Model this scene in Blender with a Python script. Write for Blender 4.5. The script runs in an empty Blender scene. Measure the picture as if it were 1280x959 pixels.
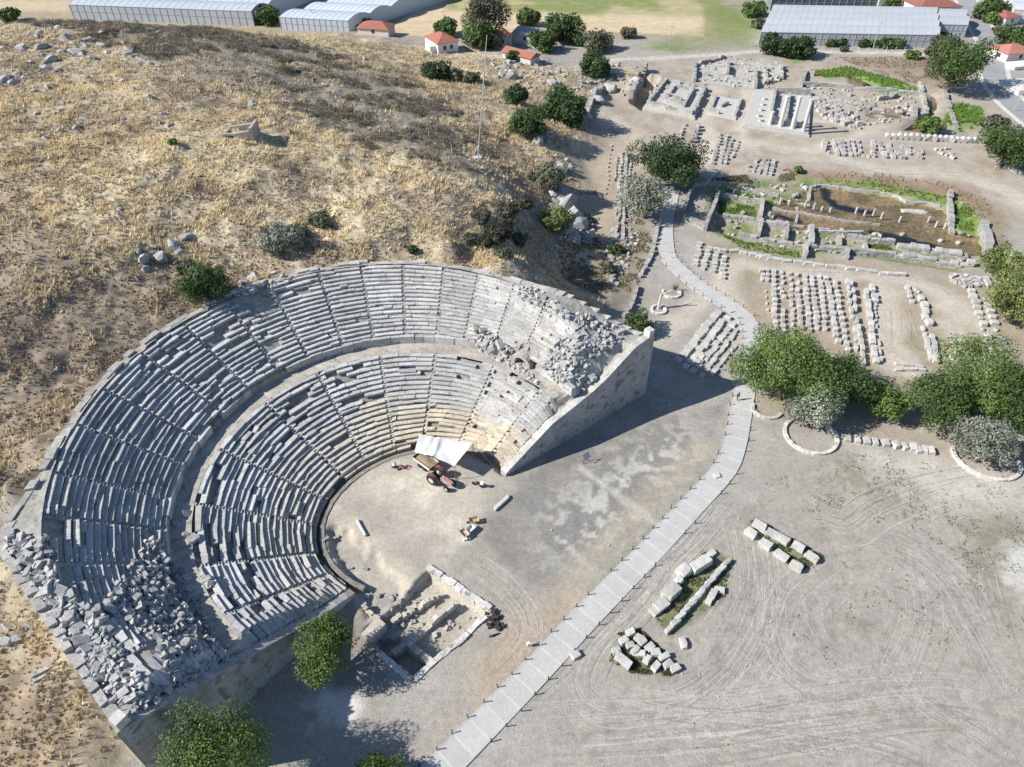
import bpy, bmesh, math, random
import numpy as np
from mathutils import Vector
random.seed(7); RNG = np.random.default_rng(7)
SC = bpy.context.scene
COL = SC.collection
R = math.radians

# ------------------------------------------------------------------ camera, sky, sun, exposure
CAMH, FPX, PITCH = 80.0, 888.0, R(42)
cam_d = bpy.data.cameras.new('camera'); cam = bpy.data.objects.new('camera', cam_d); COL.objects.link(cam)
cam.location = (0, 0, CAMH); cam.rotation_euler = (R(90) - PITCH, 0, 0)
cam_d.sensor_fit = 'HORIZONTAL'; cam_d.sensor_width = 36; cam_d.lens = 36 * FPX / 1280
cam_d.clip_start = 0.5; cam_d.clip_end = 9000
SC.camera = cam
SUN_EL, SH_AZ = 36.0, 9.5            # elevation; azimuth shadows run to (deg from +X)
world = bpy.data.worlds.new('World'); SC.world = world; world.use_nodes = True
wn = world.node_tree; bg = wn.nodes['Background']
sky = wn.nodes.new('ShaderNodeTexSky'); sky.sky_type = 'NISHITA'; sky.sun_disc = False
sky.ozone_density = 4.0; sky.dust_density = .4; sky.sun_elevation = R(SUN_EL); sky.sun_rotation = R(270 - SH_AZ)
wn.links.new(sky.outputs[0], bg.inputs[0]); bg.inputs[1].default_value = 0.088
sd = bpy.data.lights.new('sun', 'SUN'); sd.energy = 5.0; sd.angle = R(0.53); sd.color = (1, 0.955, 0.88)
sun = bpy.data.objects.new('sun', sd); COL.objects.link(sun)
sv = Vector((-math.cos(R(SH_AZ)) * math.cos(R(SUN_EL)), -math.sin(R(SH_AZ)) * math.cos(R(SUN_EL)), math.sin(R(SUN_EL))))
sun.rotation_euler = sv.to_track_quat('Z', 'Y').to_euler(); sun.location = (-60, 0, 120)
SC.view_settings.view_transform = 'Standard'; SC.view_settings.look = 'None'
SC.view_settings.exposure = 0.56; SC.view_settings.gamma = 1; SC.view_settings.use_curve_mapping = False

# ------------------------------------------------------------------ numeric helpers
def px(u, v, z=0.0):
    """world point where the photograph's pixel (1280 wide) meets the height z"""
    a = u - 640.0; b = 479.5 - v
    dy = FPX * math.cos(PITCH) + b * math.sin(PITCH); dz = -FPX * math.sin(PITCH) + b * math.cos(PITCH)
    t = (z - CAMH) / dz
    return np.array([a * t, dy * t])

def _h(ix, iy, s):
    n = (ix.astype(np.int64) * 374761393 + iy.astype(np.int64) * 668265263 + s * 982451653) & 0x7fffffff
    n = ((n ^ (n >> 13)) * 1274126177) & 0x7fffffff
    n = ((n ^ (n >> 16)) * 1103515245) & 0x7fffffff
    return ((n >> 8) & 0xffff) / 65535.0
def vnoise(x, y, s=0):
    x = np.asarray(x, float); y = np.asarray(y, float)
    ix = np.floor(x); iy = np.floor(y); fx = x - ix; fy = y - iy
    fx = fx * fx * (3 - 2 * fx); fy = fy * fy * (3 - 2 * fy)
    a = _h(ix, iy, s); b = _h(ix + 1, iy, s); c = _h(ix, iy + 1, s); d = _h(ix + 1, iy + 1, s)
    return a + (b - a) * fx + (c - a) * fy + (a - b - c + d) * fx * fy
def fbm(x, y, sc, s=0, o=4):
    r = 0; w = 0; a = 1.0; f = 1.0 / sc
    for i in range(o):
        r = r + a * vnoise(np.asarray(x) * f + 13.7 * i, np.asarray(y) * f - 7.3 * i, s + i); w += a; a *= .5; f *= 2.03
    return r / w
def sst(x, a, b):
    t = np.clip((np.asarray(x, float) - a) / (b - a), 0, 1); return t * t * (3 - 2 * t)
def seg_dist(X, Y, pts, closed=False):
    pts = np.asarray(pts, float); d = np.full(np.shape(X), 1e9)
    n = len(pts)
    for i in range(n if closed else n - 1):
        a = pts[i]; b = pts[(i + 1) % n]; e = b - a; L = max(e @ e, 1e-9)
        t = np.clip(((X - a[0]) * e[0] + (Y - a[1]) * e[1]) / L, 0, 1)
        d = np.minimum(d, np.hypot(X - a[0] - t * e[0], Y - a[1] - t * e[1]))
    return d
def inside(X, Y, pts):
    pts = np.asarray(pts, float); r = np.zeros(np.shape(X), bool); n = len(pts)
    for i in range(n):
        a = pts[i]; b = pts[(i + 1) % n]
        if a[1] == b[1]: continue
        c = (a[1] > Y) != (b[1] > Y)
        r ^= c & (X < (b[0] - a[0]) * (Y - a[1]) / (b[1] - a[1]) + a[0])
    return r
def sdf(X, Y, pts):
    d = seg_dist(X, Y, pts, True); return np.where(inside(X, Y, pts), -d, d)
def W(pl, z=0.0): return [px(a, b, z) for a, b in pl]

# ------------------------------------------------------------------ hill
HP = [(0,30,27),(90,25,25),(200,38,23),(330,42,16),(430,50,9),(490,62,4),(100,100,26),(0,160,26),(300,160,23),(200,230,23),(0,300,23.5),
 (120,300,22),(250,300,19),(0,420,20),(100,420,18),(0,520,16.3),(20,590,14.3),(0,650,12.3),(0,740,9),(30,800,7.5),(0,850,6.5),(60,850,6.5),(100,885,5),(0,959,4.5),
 (100,940,3.5),(150,958,2),(200,1000,0),(100,1010,1.5),(0,1050,3),(-150,300,25),(-150,600,17),(-200,800,9),(-150,100,28),(-200,950,6),(400,160,20),(400,240,20),(330,290,18.5),
 (480,160,16),(480,240,19),(480,290,18),(560,240,18),(560,300,18),(600,200,15.5),(640,260,12.5),(620,310,16),(645,340,15),(560,110,10),(520,90,8),(560,150,13.5),(520,60,4.2),(560,72,4),
 (600,95,6.5),(640,90,5),(600,70,3.5),(650,110,5.5),(700,120,4),(680,155,7),(640,180,9),(665,200,7),(700,205,4.5),(735,205,1),(690,240,4.5),(660,300,8),(700,270,3),(690,335,4.5),(720,360,3),
 (735,300,1.2),(735,260,.8),(760,360,1.6),(785,395,1.6),(790,330,.4),(800,250,.2),(760,150,1.6),(740,110,3.5),(780,90,3.5),(800,110,2),(820,130,0),(830,80,.6),(780,70,1.2),(700,75,1.5),(660,62,1.5),
 (480,45,2.6),(440,38,2.4)]
ctrl = [(*px(u, v, z), z) for u, v, z in HP]
for a in range(70, 200, 10):
    rr = 44; ctrl.append((-15 + rr * math.cos(R(a)), 61 + rr * math.sin(R(a)), 16.2))
for x in range(30, 240, 35):
    for y in range(20, 340, 40): ctrl.append((x, y, 0))
for x in range(-320, 240, 40): ctrl += [(x, 290, 0), (x, 340, 0)]
for x, y in [(-15,45),(0,60),(10,40),(-20,30),(15,70),(-10,20),(22,75),(28,100),(27,120),(30,90),(-300,150),(-300,60),(-300,0),(-60,-10),(0,-20),(-150,0)]:
    ctrl.append((x, y, 0 if x > -50 else (14 if y > 20 else 3)))
ctrl = np.array(ctrl)
_d = np.hypot(ctrl[:, None, 0] - ctrl[None, :, 0], ctrl[:, None, 1] - ctrl[None, :, 1])
_n = len(ctrl); _A = np.zeros((_n + 1, _n + 1)); _A[:_n, :_n] = -_d - np.eye(_n) * 1.2; _A[:_n, _n] = 1; _A[_n, :_n] = 1
RBF = np.linalg.solve(_A, np.r_[ctrl[:, 2], 0])
def hill(x, y):
    x = np.asarray(x, float); y = np.asarray(y, float)
    z = np.full(np.broadcast(x, y).shape, RBF[-1])
    for i in range(_n): z = z - RBF[i] * np.hypot(x - ctrl[i, 0], y - ctrl[i, 1])
    z = np.maximum(z, 0)
    z = np.where(z < 1.6, z * z / 3.2 , z - .8)
    z = z * (1 - sst(y, 300, 340)) * (1 - sst(np.abs(x), 230, 330))
    k = np.hypot(x - CX, y - CY) < 60          # the level floor of the orchestra and the court in front of it
    if np.any(k):
        th = np.arctan2(y - CY, x - CX); d = np.degrees(th) % 360; r = np.hypot(x - CX, y - CY)
        fl = (r < rk(K0, th) + .3) | ((d < 60) & (side(x, y, NI, NC) < .4)) | ((d > 225) & (side(x, y, SI, SW_) > -.4)) | (d > 268)
        z = np.where(k & fl, 0, z)
    return z

# ------------------------------------------------------------------ theatre geometry in plan
CX, CY = -15.0, 61.0
def _fit(pts, z):
    w = np.array(W(pts, z)) - [CX, CY]; th = np.arctan2(w[:, 1], w[:, 0]); r = np.hypot(*w.T)
    M = np.stack([np.ones_like(th), np.cos(th), np.sin(th), np.cos(2 * th), np.sin(2 * th)], 1)
    return np.linalg.lstsq(np.vstack([M, np.diag([0, .3, .3, .3, .3])]), np.r_[r, np.zeros(5)], rcond=None)[0]
K0 = _fit([(443.3,731.7),(422.2,711.8),(408.1,691.8),(401.1,675.4),(402.3,654.3),(410.5,633.2),(424.6,614.4),(445.7,595.7),(473.8,576.9),(497.3,568.7),(516,565.2),(560,562),(599,571),(632,597)], .2)
K1 = _fit([(303,520),(327,504),(357,482),(397,469),(430,457),(475,449),(515,443),(578,445),(234.6,631),(253,589),(274,561),(298,535),(239,641),(247,675),(258,705),(277,757),(612,450),(643,463),(672,487),(704,515),(296,808)], 7.5)
K2 = _fit([(63,565),(90,525.6),(125.5,483),(176,443.5),(204,424.7),(454.8,330.5),(498,329),(549.8,330.5),(590.5,340),(618.6,348),(653.8,360),(56,619),(62,680)], 16)
def rk(K, th):
    return K[0] + K[1] * np.cos(th) + K[2] * np.sin(th) + K[3] * np.cos(2 * th) + K[4] * np.sin(2 * th)
NI, NC = np.array([-.94, 68.4]), np.array([21.8, 86.1])          # north retaining wall: inner end, outer corner
SI, SW_ = np.array([-19.8, 48.8]), np.array([-35.9, 27.0])       # south retaining wall
WCOR = np.array([-55.8, 45.6])
def cap(th):
    d = np.degrees(th) % 360
    return 16.3 - 3.7 * sst(d, 200, 236) - 4.2 * (1 - sst(d, 33, 56))
def rout(th):
    th = np.asarray(th, float)
    base = rk(K2, th) + 1.0
    def ray_line(a, b):
        a = a - [CX, CY]; b = b - [CX, CY]; e = b - a
        den = np.cos(th) * e[1] - np.sin(th) * e[0]
        return (a[0] * e[1] - a[1] * e[0]) / np.where(np.abs(den) < 1e-6, 1e-6, den)
    d = np.degrees(th) % 360
    pN = np.array([CX, CY]) + (rk(K2, R(64)) + 1.0) * np.array([math.cos(R(64)), math.sin(R(64))])
    pW = np.array([CX, CY]) + (rk(K2, R(186)) + 1.0) * np.array([math.cos(R(186)), math.sin(R(186))])
    r = np.where(d < 64, ray_line(NC, pN), base)
    r = np.where((d > 186) & (d <= 200.7), ray_line(pW, WCOR), r)
    return np.where(d > 200.7, ray_line(WCOR, SW_), r)
def side(x, y, a, b):      # >0 on the left of a->b
    e = b - a; return (e[0] * (y - a[1]) - e[1] * (x - a[0])) / np.hypot(*e)
def in_theatre(x, y, m=0.0):
    th = np.arctan2(y - CY, x - CX) % (2 * np.pi); r = np.hypot(x - CX, y - CY)
    d = np.degrees(th)
    return np.where(d < 136, side(x, y, NI, NC) > m, side(x, y, SI, SW_) < -m) & (r < rout(th) - m) & (r > rk(K0, th)) & (d > 12) & (d < 268)
DZ, NLOW, NUP, DW = 7.6, 19, 17, 2.4
PRN = ([0, 4.15, 8.64, 13.29, 16.58, 19.59, 21.89, 25.02, 27.18, 30], [.4, 2.8, 5.35, 6.5, 7.4, 8.6, 10.1, 11.85, 12.2, 12.3])   # head of each retaining wall along its length
PRS = ([0, 4.34, 7.82, 11.54, 14.75, 18.17, 21.3, 24.26, 26.98, 30], [.4, 1.8, 3.5, 5.3, 7.0, 8.6, 10.1, 11.5, 12.7, 12.8])
def wallcap(x, y):
    def one(a, b, pr, k=1.5, o=.25):
        e = (b - a) / np.hypot(*(b - a)); return np.interp((x - a[0]) * e[0] + (y - a[1]) * e[1], *pr) + o + np.maximum(np.abs(side(x, y, a, b)) - 1.3, 0) * k
    d = np.degrees(np.arctan2(y - CY, x - CX)) % 360
    return np.where(d < 136, np.where(d < 75, one(NI, NC, PRN), 99), np.where(d > 195, one(SI, SW_, PRS, 1.0, .45), 99))
_c = px(652, 455, DZ); VT = math.atan2(_c[1] - CY, _c[0] - CX); VR = float(rk(K1, VT)) + DW - .1      # the vaulted passage
def hs(x, y):
    """height of the seating surface"""
    th = np.arctan2(y - CY, x - CX) % (2 * np.pi); r = np.hypot(x - CX, y - CY)
    r0, r1, r2 = rk(K0, th) + 1.2, rk(K1, th), rk(K2, th)
    z = np.where(r < r0, 0, .6 + (r - r0) / (r1 - r0) * (DZ - .6))
    z = np.where(r > r1, DZ, z)
    z = np.where(r > r1 + DW, 9.0 + (r - r1 - DW) / (r2 - r1 - DW) * 7.0, z)
    z = np.where(r > r2, 16.1, z)
    z = np.minimum(np.minimum(z, cap(th)), wallcap(x, y))
    dr = (x - CX) * math.cos(VT) + (y - CY) * math.sin(VT); dl = np.abs(-(x - CX) * math.sin(VT) + (y - CY) * math.cos(VT))
    return np.where((dl < .95) & (dr > VR - .2) & (dr < VR + 1.7), np.minimum(z, DZ - .1), z)

# ------------------------------------------------------------------ terrain
PIT = W([(535,711),(613,763),(576,799),(518,850),(473,815),(455,785),(490,760),(513,735)])
ROOM = W([(508,800),(540,824),(518,848),(485,818)])
HOLE = W([(468,792),(500,788),(505,800),(478,812)])
ORCH = W([(404,660),(412,652),(440,662),(470,690),(500,715),(516,735),(500,752),(455,782),(445,745),(420,712)])
BASIN = W([(884,232),(930,226),(1010,222),(1075,228),(1140,238),(1200,248),(1240,285),(1246,325),(1200,340),(1120,328),(1060,318),(1000,314),(930,304),(884,288)])
POND = W([(962,250),(1000,240),(1014,230),(1030,226),(1060,231),(1119,239),(1135,248),(1157,249),(1184,256),(1196,284),(1228,287),(1236,314),(1200,316),(1169,309),(1122,301),(1099,287),(1060,284),(1000,281),(965,270)])
POND2 = W([(1058,94),(1075,94),(1094,104),(1097,112),(1078,113),(1062,103)])
POND3 = W([(1090,130),(1140,132),(1142,148),(1080,146)])
POND4 = W([(1160,115),(1172,118),(1176,132),(1164,150),(1150,165),(1125,162),(1140,150),(1158,140)])
CLEFT = W([(800,96),(826,100),(803,138),(786,128)])
def terrain(x, y, feat=True):
    x = np.asarray(x, float); y = np.asarray(y, float)
    z = hill(x, y)
    m = np.clip(z / 4, 0, 1)
    z = z + m * ((fbm(x, y, 9, 3) - .5) * 2.2 + (fbm(x, y, 2.2, 5, 3) - .5) * .8)
    z = z + (fbm(x, y, 6, 21, 3) - .5) * .16 * (1 - m)
    if not feat: return z
    def dig(z, poly, depth, w, rough=0.0):
        P = np.asarray(poly); lo = P.min(0) - 4; hi = P.max(0) + 4
        k = (x > lo[0]) & (x < hi[0]) & (y > lo[1]) & (y < hi[1])
        if not np.any(k): return z
        z = np.array(z, float); xk = x[k]; yk = y[k]
        d = sdf(xk, yk, poly) + (fbm(xk, yk, 1.5, 9, 3) - .5) * rough
        z[k] = z[k] + (-depth) * (1 - sst(d, -w, 0))
        return z
    sc = z.ndim == 0
    if sc: x = x.reshape(1); y = y.reshape(1); z = z.reshape(1)
    z = dig(z, ORCH, .85, 1.1, 1.6)
    z = dig(z, PIT, 1.35, .35, .3)
    z = dig(z, ROOM, .8, .3, .2); z = dig(z, HOLE, 1.0, .5, .5)
    z = dig(z, BASIN, 1.0, 2.2, 1.0); z = dig(z, POND, 1.1, .6, .4)
    for p in (POND2, POND3, POND4): z = dig(z, p, 1.2, 1.0, .6)
    z = dig(z, CLEFT, 4.0, 1.0, .8)
    th = np.arctan2(y - CY, x - CX); dg = np.degrees(th) % 360; r = np.hypot(x - CX, y - CY); ro = rout(th)
    near = (dg > 60) & (dg < 242) & (r > ro - 1) & (r < ro + 14)
    z = np.where(near, np.minimum(z, np.minimum(16.0, cap(th)) - .35 - (dg > 186) * .8 + np.maximum(r - ro - .6, 0) * .45), z)
    it = in_theatre(x, y, .3)
    z = np.where(it, np.minimum(z, hs(x, y) - .9), z)
    # ground just outside the south-west retaining wall stays below the wall head
    return z[0] if sc else z
def G(u, v, theatre=False):
    """world point on the ground (or the seating) under the photograph's pixel"""
    zs = np.arange(40, -6, -.25); P = np.array([px(u, v, z) for z in (40, -6)])
    t = (40 - zs) / 46.0; X = P[0, 0] + (P[1, 0] - P[0, 0]) * t; Y = P[0, 1] + (P[1, 1] - P[0, 1]) * t
    H = terrain(X, Y)
    if theatre: H = np.where(in_theatre(X, Y), hs(X, Y), H)
    k = np.argmax(zs <= H)
    if k == 0: k = 1
    d0 = zs[k - 1] - H[k - 1]; d1 = zs[k] - H[k]; f = d0 / max(d0 - d1, 1e-6)
    x = X[k - 1] + (X[k] - X[k - 1]) * f; y = Y[k - 1] + (Y[k] - Y[k - 1]) * f
    return Vector((x, y, zs[k - 1] + (zs[k] - zs[k - 1]) * f))
def gz(x, y): return float(terrain(np.array([x]), np.array([y]))[0])

# ------------------------------------------------------------------ materials
def new_mat(name):
    m = bpy.data.materials.new(name); m.use_nodes = True; nt = m.node_tree
    return m, nt, nt.nodes['Principled BSDF']
def node(nt, t, **kw):
    n = nt.nodes.new(t)
    for k, v in kw.items():
        if k.startswith('i'): n.inputs[int(k[1:])].default_value = v
        else: setattr(n, k, v)
    return n
def surf(name, scales=((.9, .35), (6, .25)), rough=.92, bump=.3, bscale=8, bdist=.05, spec=.25, objrand=0.0, base=None, tint2=None):
    """colour attribute 'Col' (or base) varied by several sizes of noise, with bump"""
    m, nt, b = new_mat(name); L = nt.links.new
    tc = node(nt, 'ShaderNodeNewGeometry'); pos = tc.outputs['Position']
    if base is None:
        at = node(nt, 'ShaderNodeAttribute'); at.attribute_name = 'Col'; c = at.outputs['Color']
    else:
        rgb = node(nt, 'ShaderNodeRGB'); rgb.outputs[0].default_value = (*base, 1); c = rgb.outputs[0]
    for i, (s, a) in enumerate(scales):
        nz = node(nt, 'ShaderNodeTexNoise'); nz.inputs['Scale'].default_value = s; nz.inputs['Detail'].default_value = 5; nz.inputs['Roughness'].default_value = .65
        L(pos, nz.inputs['Vector'])
        mr = node(nt, 'ShaderNodeMapRange'); mr.inputs[1].default_value = .28; mr.inputs[2].default_value = .72
        mr.inputs[3].default_value = 1 - a; mr.inputs[4].default_value = 1 + a * .75
        L(nz.outputs['Fac'], mr.inputs[0])
        mx = node(nt, 'ShaderNodeVectorMath', operation='SCALE'); L(c, mx.inputs[0]); L(mr.outputs[0], mx.inputs['Scale']); c = mx.outputs[0]
    if tint2 is not None:
        nz = node(nt, 'ShaderNodeTexNoise'); nz.inputs['Scale'].default_value = tint2[1]; nz.inputs['Detail'].default_value = 6; L(pos, nz.inputs['Vector'])
        mr = node(nt, 'ShaderNodeMapRange'); mr.inputs[1].default_value = tint2[2]; mr.inputs[2].default_value = tint2[2] + .1; mr.inputs[4].default_value = tint2[3]; L(nz.outputs['Fac'], mr.inputs[0])
        mx = node(nt, 'ShaderNodeMix', data_type='RGBA'); L(mr.outputs[0], mx.inputs[0]); L(c, mx.inputs[6]); mx.inputs[7].default_value = (*tint2[0], 1); c = mx.outputs[2]
    if objrand:
        oi = node(nt, 'ShaderNodeObjectInfo'); mr = node(nt, 'ShaderNodeMapRange'); mr.inputs[3].default_value = 1 - objrand; mr.inputs[4].default_value = 1 + objrand * .6
        L(oi.outputs['Random'], mr.inputs[0]); mx = node(nt, 'ShaderNodeVectorMath', operation='SCALE'); L(c, mx.inputs[0]); L(mr.outputs[0], mx.inputs['Scale']); c = mx.outputs[0]
    L(c, b.inputs['Base Color']); b.inputs['Roughness'].default_value = rough; b.inputs['Specular IOR Level'].default_value = spec
    if bump:
        nz = node(nt, 'ShaderNodeTexNoise'); nz.inputs['Scale'].default_value = bscale; nz.inputs['Detail'].default_value = 6; L(pos, nz.inputs['Vector'])
        bp = node(nt, 'ShaderNodeBump'); bp.inputs['Strength'].default_value = bump; bp.inputs['Distance'].default_value = bdist
        L(nz.outputs['Fac'], bp.inputs['Height']); L(bp.outputs[0], b.inputs['Normal'])
    return m
M = {}
M['ground'] = surf('ground', ((.3, .16), (1.6, .2), (5.5, .24), (13, .14)), .96, .4, 4, .12)
M['stone'] = surf('weathered_limestone', ((.55, .22), (3.2, .3), (14, .2)), .9, .5, 6, .06, objrand=.12, tint2=((.13, .125, .115), 1.4, .6, .55))
M['masonry'] = surf('masonry', ((.3, .22), (2.2, .25), (9, .18)), .92, .5, 5, .05, tint2=((.14, .135, .125), .8, .56, .6))
M['marble'] = surf('pale_block_stone', ((1.1, .18), (5, .2)), .85, .4, 7, .05, objrand=.14, tint2=((.24, .22, .19), 1.8, .6, .5))
M['plain'] = surf('painted_or_plain', ((4, .08), (20, .06)), .7, .08, 20, .02)
M['leaf'] = surf('leaves', ((.35, .3), (1.6, .25)), .62, 0, spec=.35)
M['bark'] = surf('bark', ((3, .3), (12, .3)), .95, .6, 12, .05)
M['grass'] = surf('dry_plants', ((.4, .2), (2, .2)), .9, 0)
M['concrete'] = surf('concrete_slab', ((.5, .09), (3, .09), (14, .12)), .9, .2, 12, .02)
M['asphalt'] = surf('asphalt', ((.3, .12), (5, .12)), .9, .3, 15, .02)
M['tile'] = surf('roof_tile', ((1.2, .25), (7, .2)), .85, .4, 6, .06)
M['plastic'] = surf('greenhouse_film', ((.12, .07), (1.5, .05)), .35, .15, .8, .1, spec=.5)
M['cloth'] = surf('tarp_cloth', ((2, .05),), .8, .2, 5, .03)
M['metal'] = surf('painted_metal', ((6, .12),), .45, 0, spec=.5)
# translucent leaves
for k in ('leaf', 'grass'):
    nt = M[k].node_tree; b = nt.nodes['Principled BSDF']; o = nt.nodes['Material Output']
    tr = nt.nodes.new('ShaderNodeBsdfTranslucent'); mx = nt.nodes.new('ShaderNodeMixShader'); mx.inputs[0].default_value = .28
    nt.links.new(b.inputs['Base Color'].links[0].from_socket, tr.inputs[0]); nt.links.new(b.outputs[0], mx.inputs[1]); nt.links.new(tr.outputs[0], mx.inputs[2]); nt.links.new(mx.outputs[0], o.inputs[0])
def water_mat():
    m, nt, b = new_mat('murky_water'); L = nt.links.new
    at = node(nt, 'ShaderNodeAttribute'); at.attribute_name = 'Col'
    nz = node(nt, 'ShaderNodeTexNoise'); nz.inputs['Scale'].default_value = 1.3; nz.inputs['Detail'].default_value = 6
    g = node(nt, 'ShaderNodeNewGeometry'); L(g.outputs['Position'], nz.inputs['Vector'])
    mr = node(nt, 'ShaderNodeMapRange'); mr.inputs[1].default_value = .35; mr.inputs[2].default_value = .68; mr.inputs[3].default_value = .55; mr.inputs[4].default_value = 1.3; L(nz.outputs['Fac'], mr.inputs[0])
    mx = node(nt, 'ShaderNodeVectorMath', operation='SCALE'); L(at.outputs['Color'], mx.inputs[0]); L(mr.outputs[0], mx.inputs['Scale'])
    L(mx.outputs[0], b.inputs['Base Color']); b.inputs['Roughness'].default_value = .18; b.inputs['Specular IOR Level'].default_value = .5
    return m
M['water'] = water_mat()

# ------------------------------------------------------------------ mesh helpers
def np_mesh(name, V, F, C=None, mat=None, smooth=False):
    """V (n,3); F (m,k) uniform polygons; C (n,3) vertex colours"""
    V = np.ascontiguousarray(V, np.float32); F = np.ascontiguousarray(F, np.int32); m, k = F.shape
    me = bpy.data.meshes.new(name); me.vertices.add(len(V)); me.loops.add(m * k); me.polygons.add(m)
    me.vertices.foreach_set('co', V.ravel()); me.loops.foreach_set('vertex_index', F.ravel())
    me.polygons.foreach_set('loop_start', np.arange(0, m * k, k, dtype=np.int32))
    me.polygons.foreach_set('use_smooth', np.full(m, smooth, bool))
    me.update(calc_edges=True)
    if C is not None: set_col(me, C)
    if mat: me.materials.append(mat)
    return me
def set_col(me, C):
    a = me.color_attributes.new('Col', 'FLOAT_COLOR', 'POINT')
    C = np.asarray(C, np.float32); 
    if C.ndim == 1: C = np.tile(C, (len(me.vertices), 1))
    a.data.foreach_set('color', np.c_[C, np.ones(len(C), np.float32)].astype(np.float32).ravel())
class MB:
    """collects pieces into one mesh with a colour per vertex"""
    def __init__(s): s.v = []; s.f = []; s.c = []
    def add(s, V, F, c):
        o = len(s.v); s.v += [tuple(map(float, p)) for p in V]; s.f += [tuple(int(i) + o for i in q) for q in F]; s.c += [tuple(c)] * len(V); return s
    def box(s, c, size, rz=0.0, col=(.5, .5, .5), jit=0.0, tilt=(0, 0), taper=1.0):
        """box standing on its centre-bottom point c"""
        hx, hy, h = size[0] / 2, size[1] / 2, size[2]; P = []
        for z in (0, h):
            k = taper if z else 1
            for sx, sy in ((-1, -1), (1, -1), (1, 1), (-1, 1)):
                x = sx * hx * k + random.uniform(-jit, jit); y = sy * hy * k + random.uniform(-jit, jit); zz = z + random.uniform(-jit, jit) + x * tilt[0] + y * tilt[1]
                P.append((c[0] + x * math.cos(rz) - y * math.sin(rz), c[1] + x * math.sin(rz) + y * math.cos(rz), c[2] + zz))
        return s.add(P, [(3, 2, 1, 0), (4, 5, 6, 7), (0, 1, 5, 4), (1, 2, 6, 5), (2, 3, 7, 6), (3, 0, 4, 7)], col)
    def tube(s, a, b, r0, r1, n=7, col=(.5, .5, .5)):
        a = Vector(a); b = Vector(b); d = (b - a).normalized(); u = d.orthogonal().normalized(); w = d.cross(u); P = []
        for p, r in ((a, r0), (b, r1)):
            for i in range(n):
                t = 2 * math.pi * i / n; P.append(p + u * r * math.cos(t) + w * r * math.sin(t))
        return s.add(P, [(i, (i + 1) % n, n + (i + 1) % n, n + i) for i in range(n)] + [tuple(range(n - 1, -1, -1)), tuple(range(n, 2 * n))], col)
    def prism(s, pts, z0, z1, col):
        """upright prism over a counter-clockwise polygon; z may be lists"""
        n = len(pts); z0 = z0 if hasattr(z0, '__len__') else [z0] * n; z1 = z1 if hasattr(z1, '__len__') else [z1] * n
        P = [(p[0], p[1], z) for p, z in zip(pts, z0)] + [(p[0], p[1], z) for p, z in zip(pts, z1)]
        return s.add(P, [(i, (i + 1) % n, n + (i + 1) % n, n + i) for i in range(n)] + [tuple(range(n - 1, -1, -1)), tuple(range(n, 2 * n))], col)
    def data(s, name, mat, smooth=False):
        me = bpy.data.meshes.new(name); me.from_pydata(s.v, [], s.f); 
        if smooth: me.polygons.foreach_set('use_smooth', [True] * len(s.f))
        set_col(me, np.array(s.c, np.float32).reshape(-1, 3)); me.materials.append(mat); me.update(); return me
    def build(s, name, mat, parent=None, smooth=False): return link(name, s.data(name, mat, smooth), parent)
def link(name, data, parent=None, loc=None, rz=None, scale=None):
    o = bpy.data.objects.new(name, data); COL.objects.link(o)
    if parent is not None:
        o.parent = parent; o.matrix_parent_inverse = MINV.get(parent.name, I4)
    if loc is not None: o.location = loc
    if rz is not None: o.rotation_euler = (0, 0, rz) if not hasattr(rz, '__len__') else rz
    if scale is not None: o.scale = scale
    return o
from mathutils import Matrix
I4 = Matrix.Identity(4); MINV = {}
def tag(o, label=None, cat=None, group=None, kind=None):
    for k, v in (('label', label), ('category', cat), ('group', group), ('kind', kind)):
        if v: o[k] = v
    return o
def thing(name, loc, label, cat, group=None):
    """an Empty at the thing's base; parts are given in world coordinates"""
    o = bpy.data.objects.new(name, None); COL.objects.link(o); o.location = loc; o.empty_display_size = .3
    MINV[o.name] = Matrix.Translation(-Vector(loc)); return tag(o, label, cat, group)
def copy_thing(src, loc, rz=0, scale=1, label=None):
    c = src.copy(); COL.objects.link(c); c.location = loc; c.rotation_euler = (0, 0, rz); c.scale = (scale,) * 3
    if label: c['label'] = label
    for ch in src.children:
        d = ch.copy(); COL.objects.link(d); d.parent = c; d.matrix_parent_inverse = ch.matrix_parent_inverse.copy()
        for g in ch.children:
            e = g.copy(); COL.objects.link(e); e.parent = d; e.matrix_parent_inverse = g.matrix_parent_inverse.copy()
    return c
def hull(name, pts, col, mat):
    bm = bmesh.new()
    for p in pts: bm.verts.new(p)
    r = bmesh.ops.convex_hull(bm, input=bm.verts)
    bmesh.ops.delete(bm, geom=list({e for e in r['geom_interior'] + r['geom_unused'] if isinstance(e, bmesh.types.BMVert)}), context='VERTS')
    bmesh.ops.dissolve_limit(bm, angle_limit=R(6), verts=bm.verts, edges=bm.edges)
    bmesh.ops.recalc_face_normals(bm, faces=bm.faces)
    me = bpy.data.meshes.new(name); bm.to_mesh(me); bm.free(); set_col(me, np.array(col)); me.materials.append(mat); return me
def block_mesh(name, col, mat, chip=.16, jit=.06):
    """unit block standing on z=0, corners worn away"""
    P = []
    for sx in (-1, 1):
        for sy in (-1, 1):
            for z in (0, 1):
                c = Vector((sx * .5 + random.uniform(-jit, jit), sy * .5 + random.uniform(-jit, jit), z + (random.uniform(-jit, jit) if z else 0)))
                k = random.uniform(.2, 1) * chip * (2.2 if random.random() < .15 else 1)
                for d in (Vector((-sx, 0, 0)), Vector((0, -sy, 0)), Vector((0, 0, 1 - 2 * z))): P.append(c + d * k * random.uniform(.5, 1.2))
    return hull(name, P, col, mat)
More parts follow.
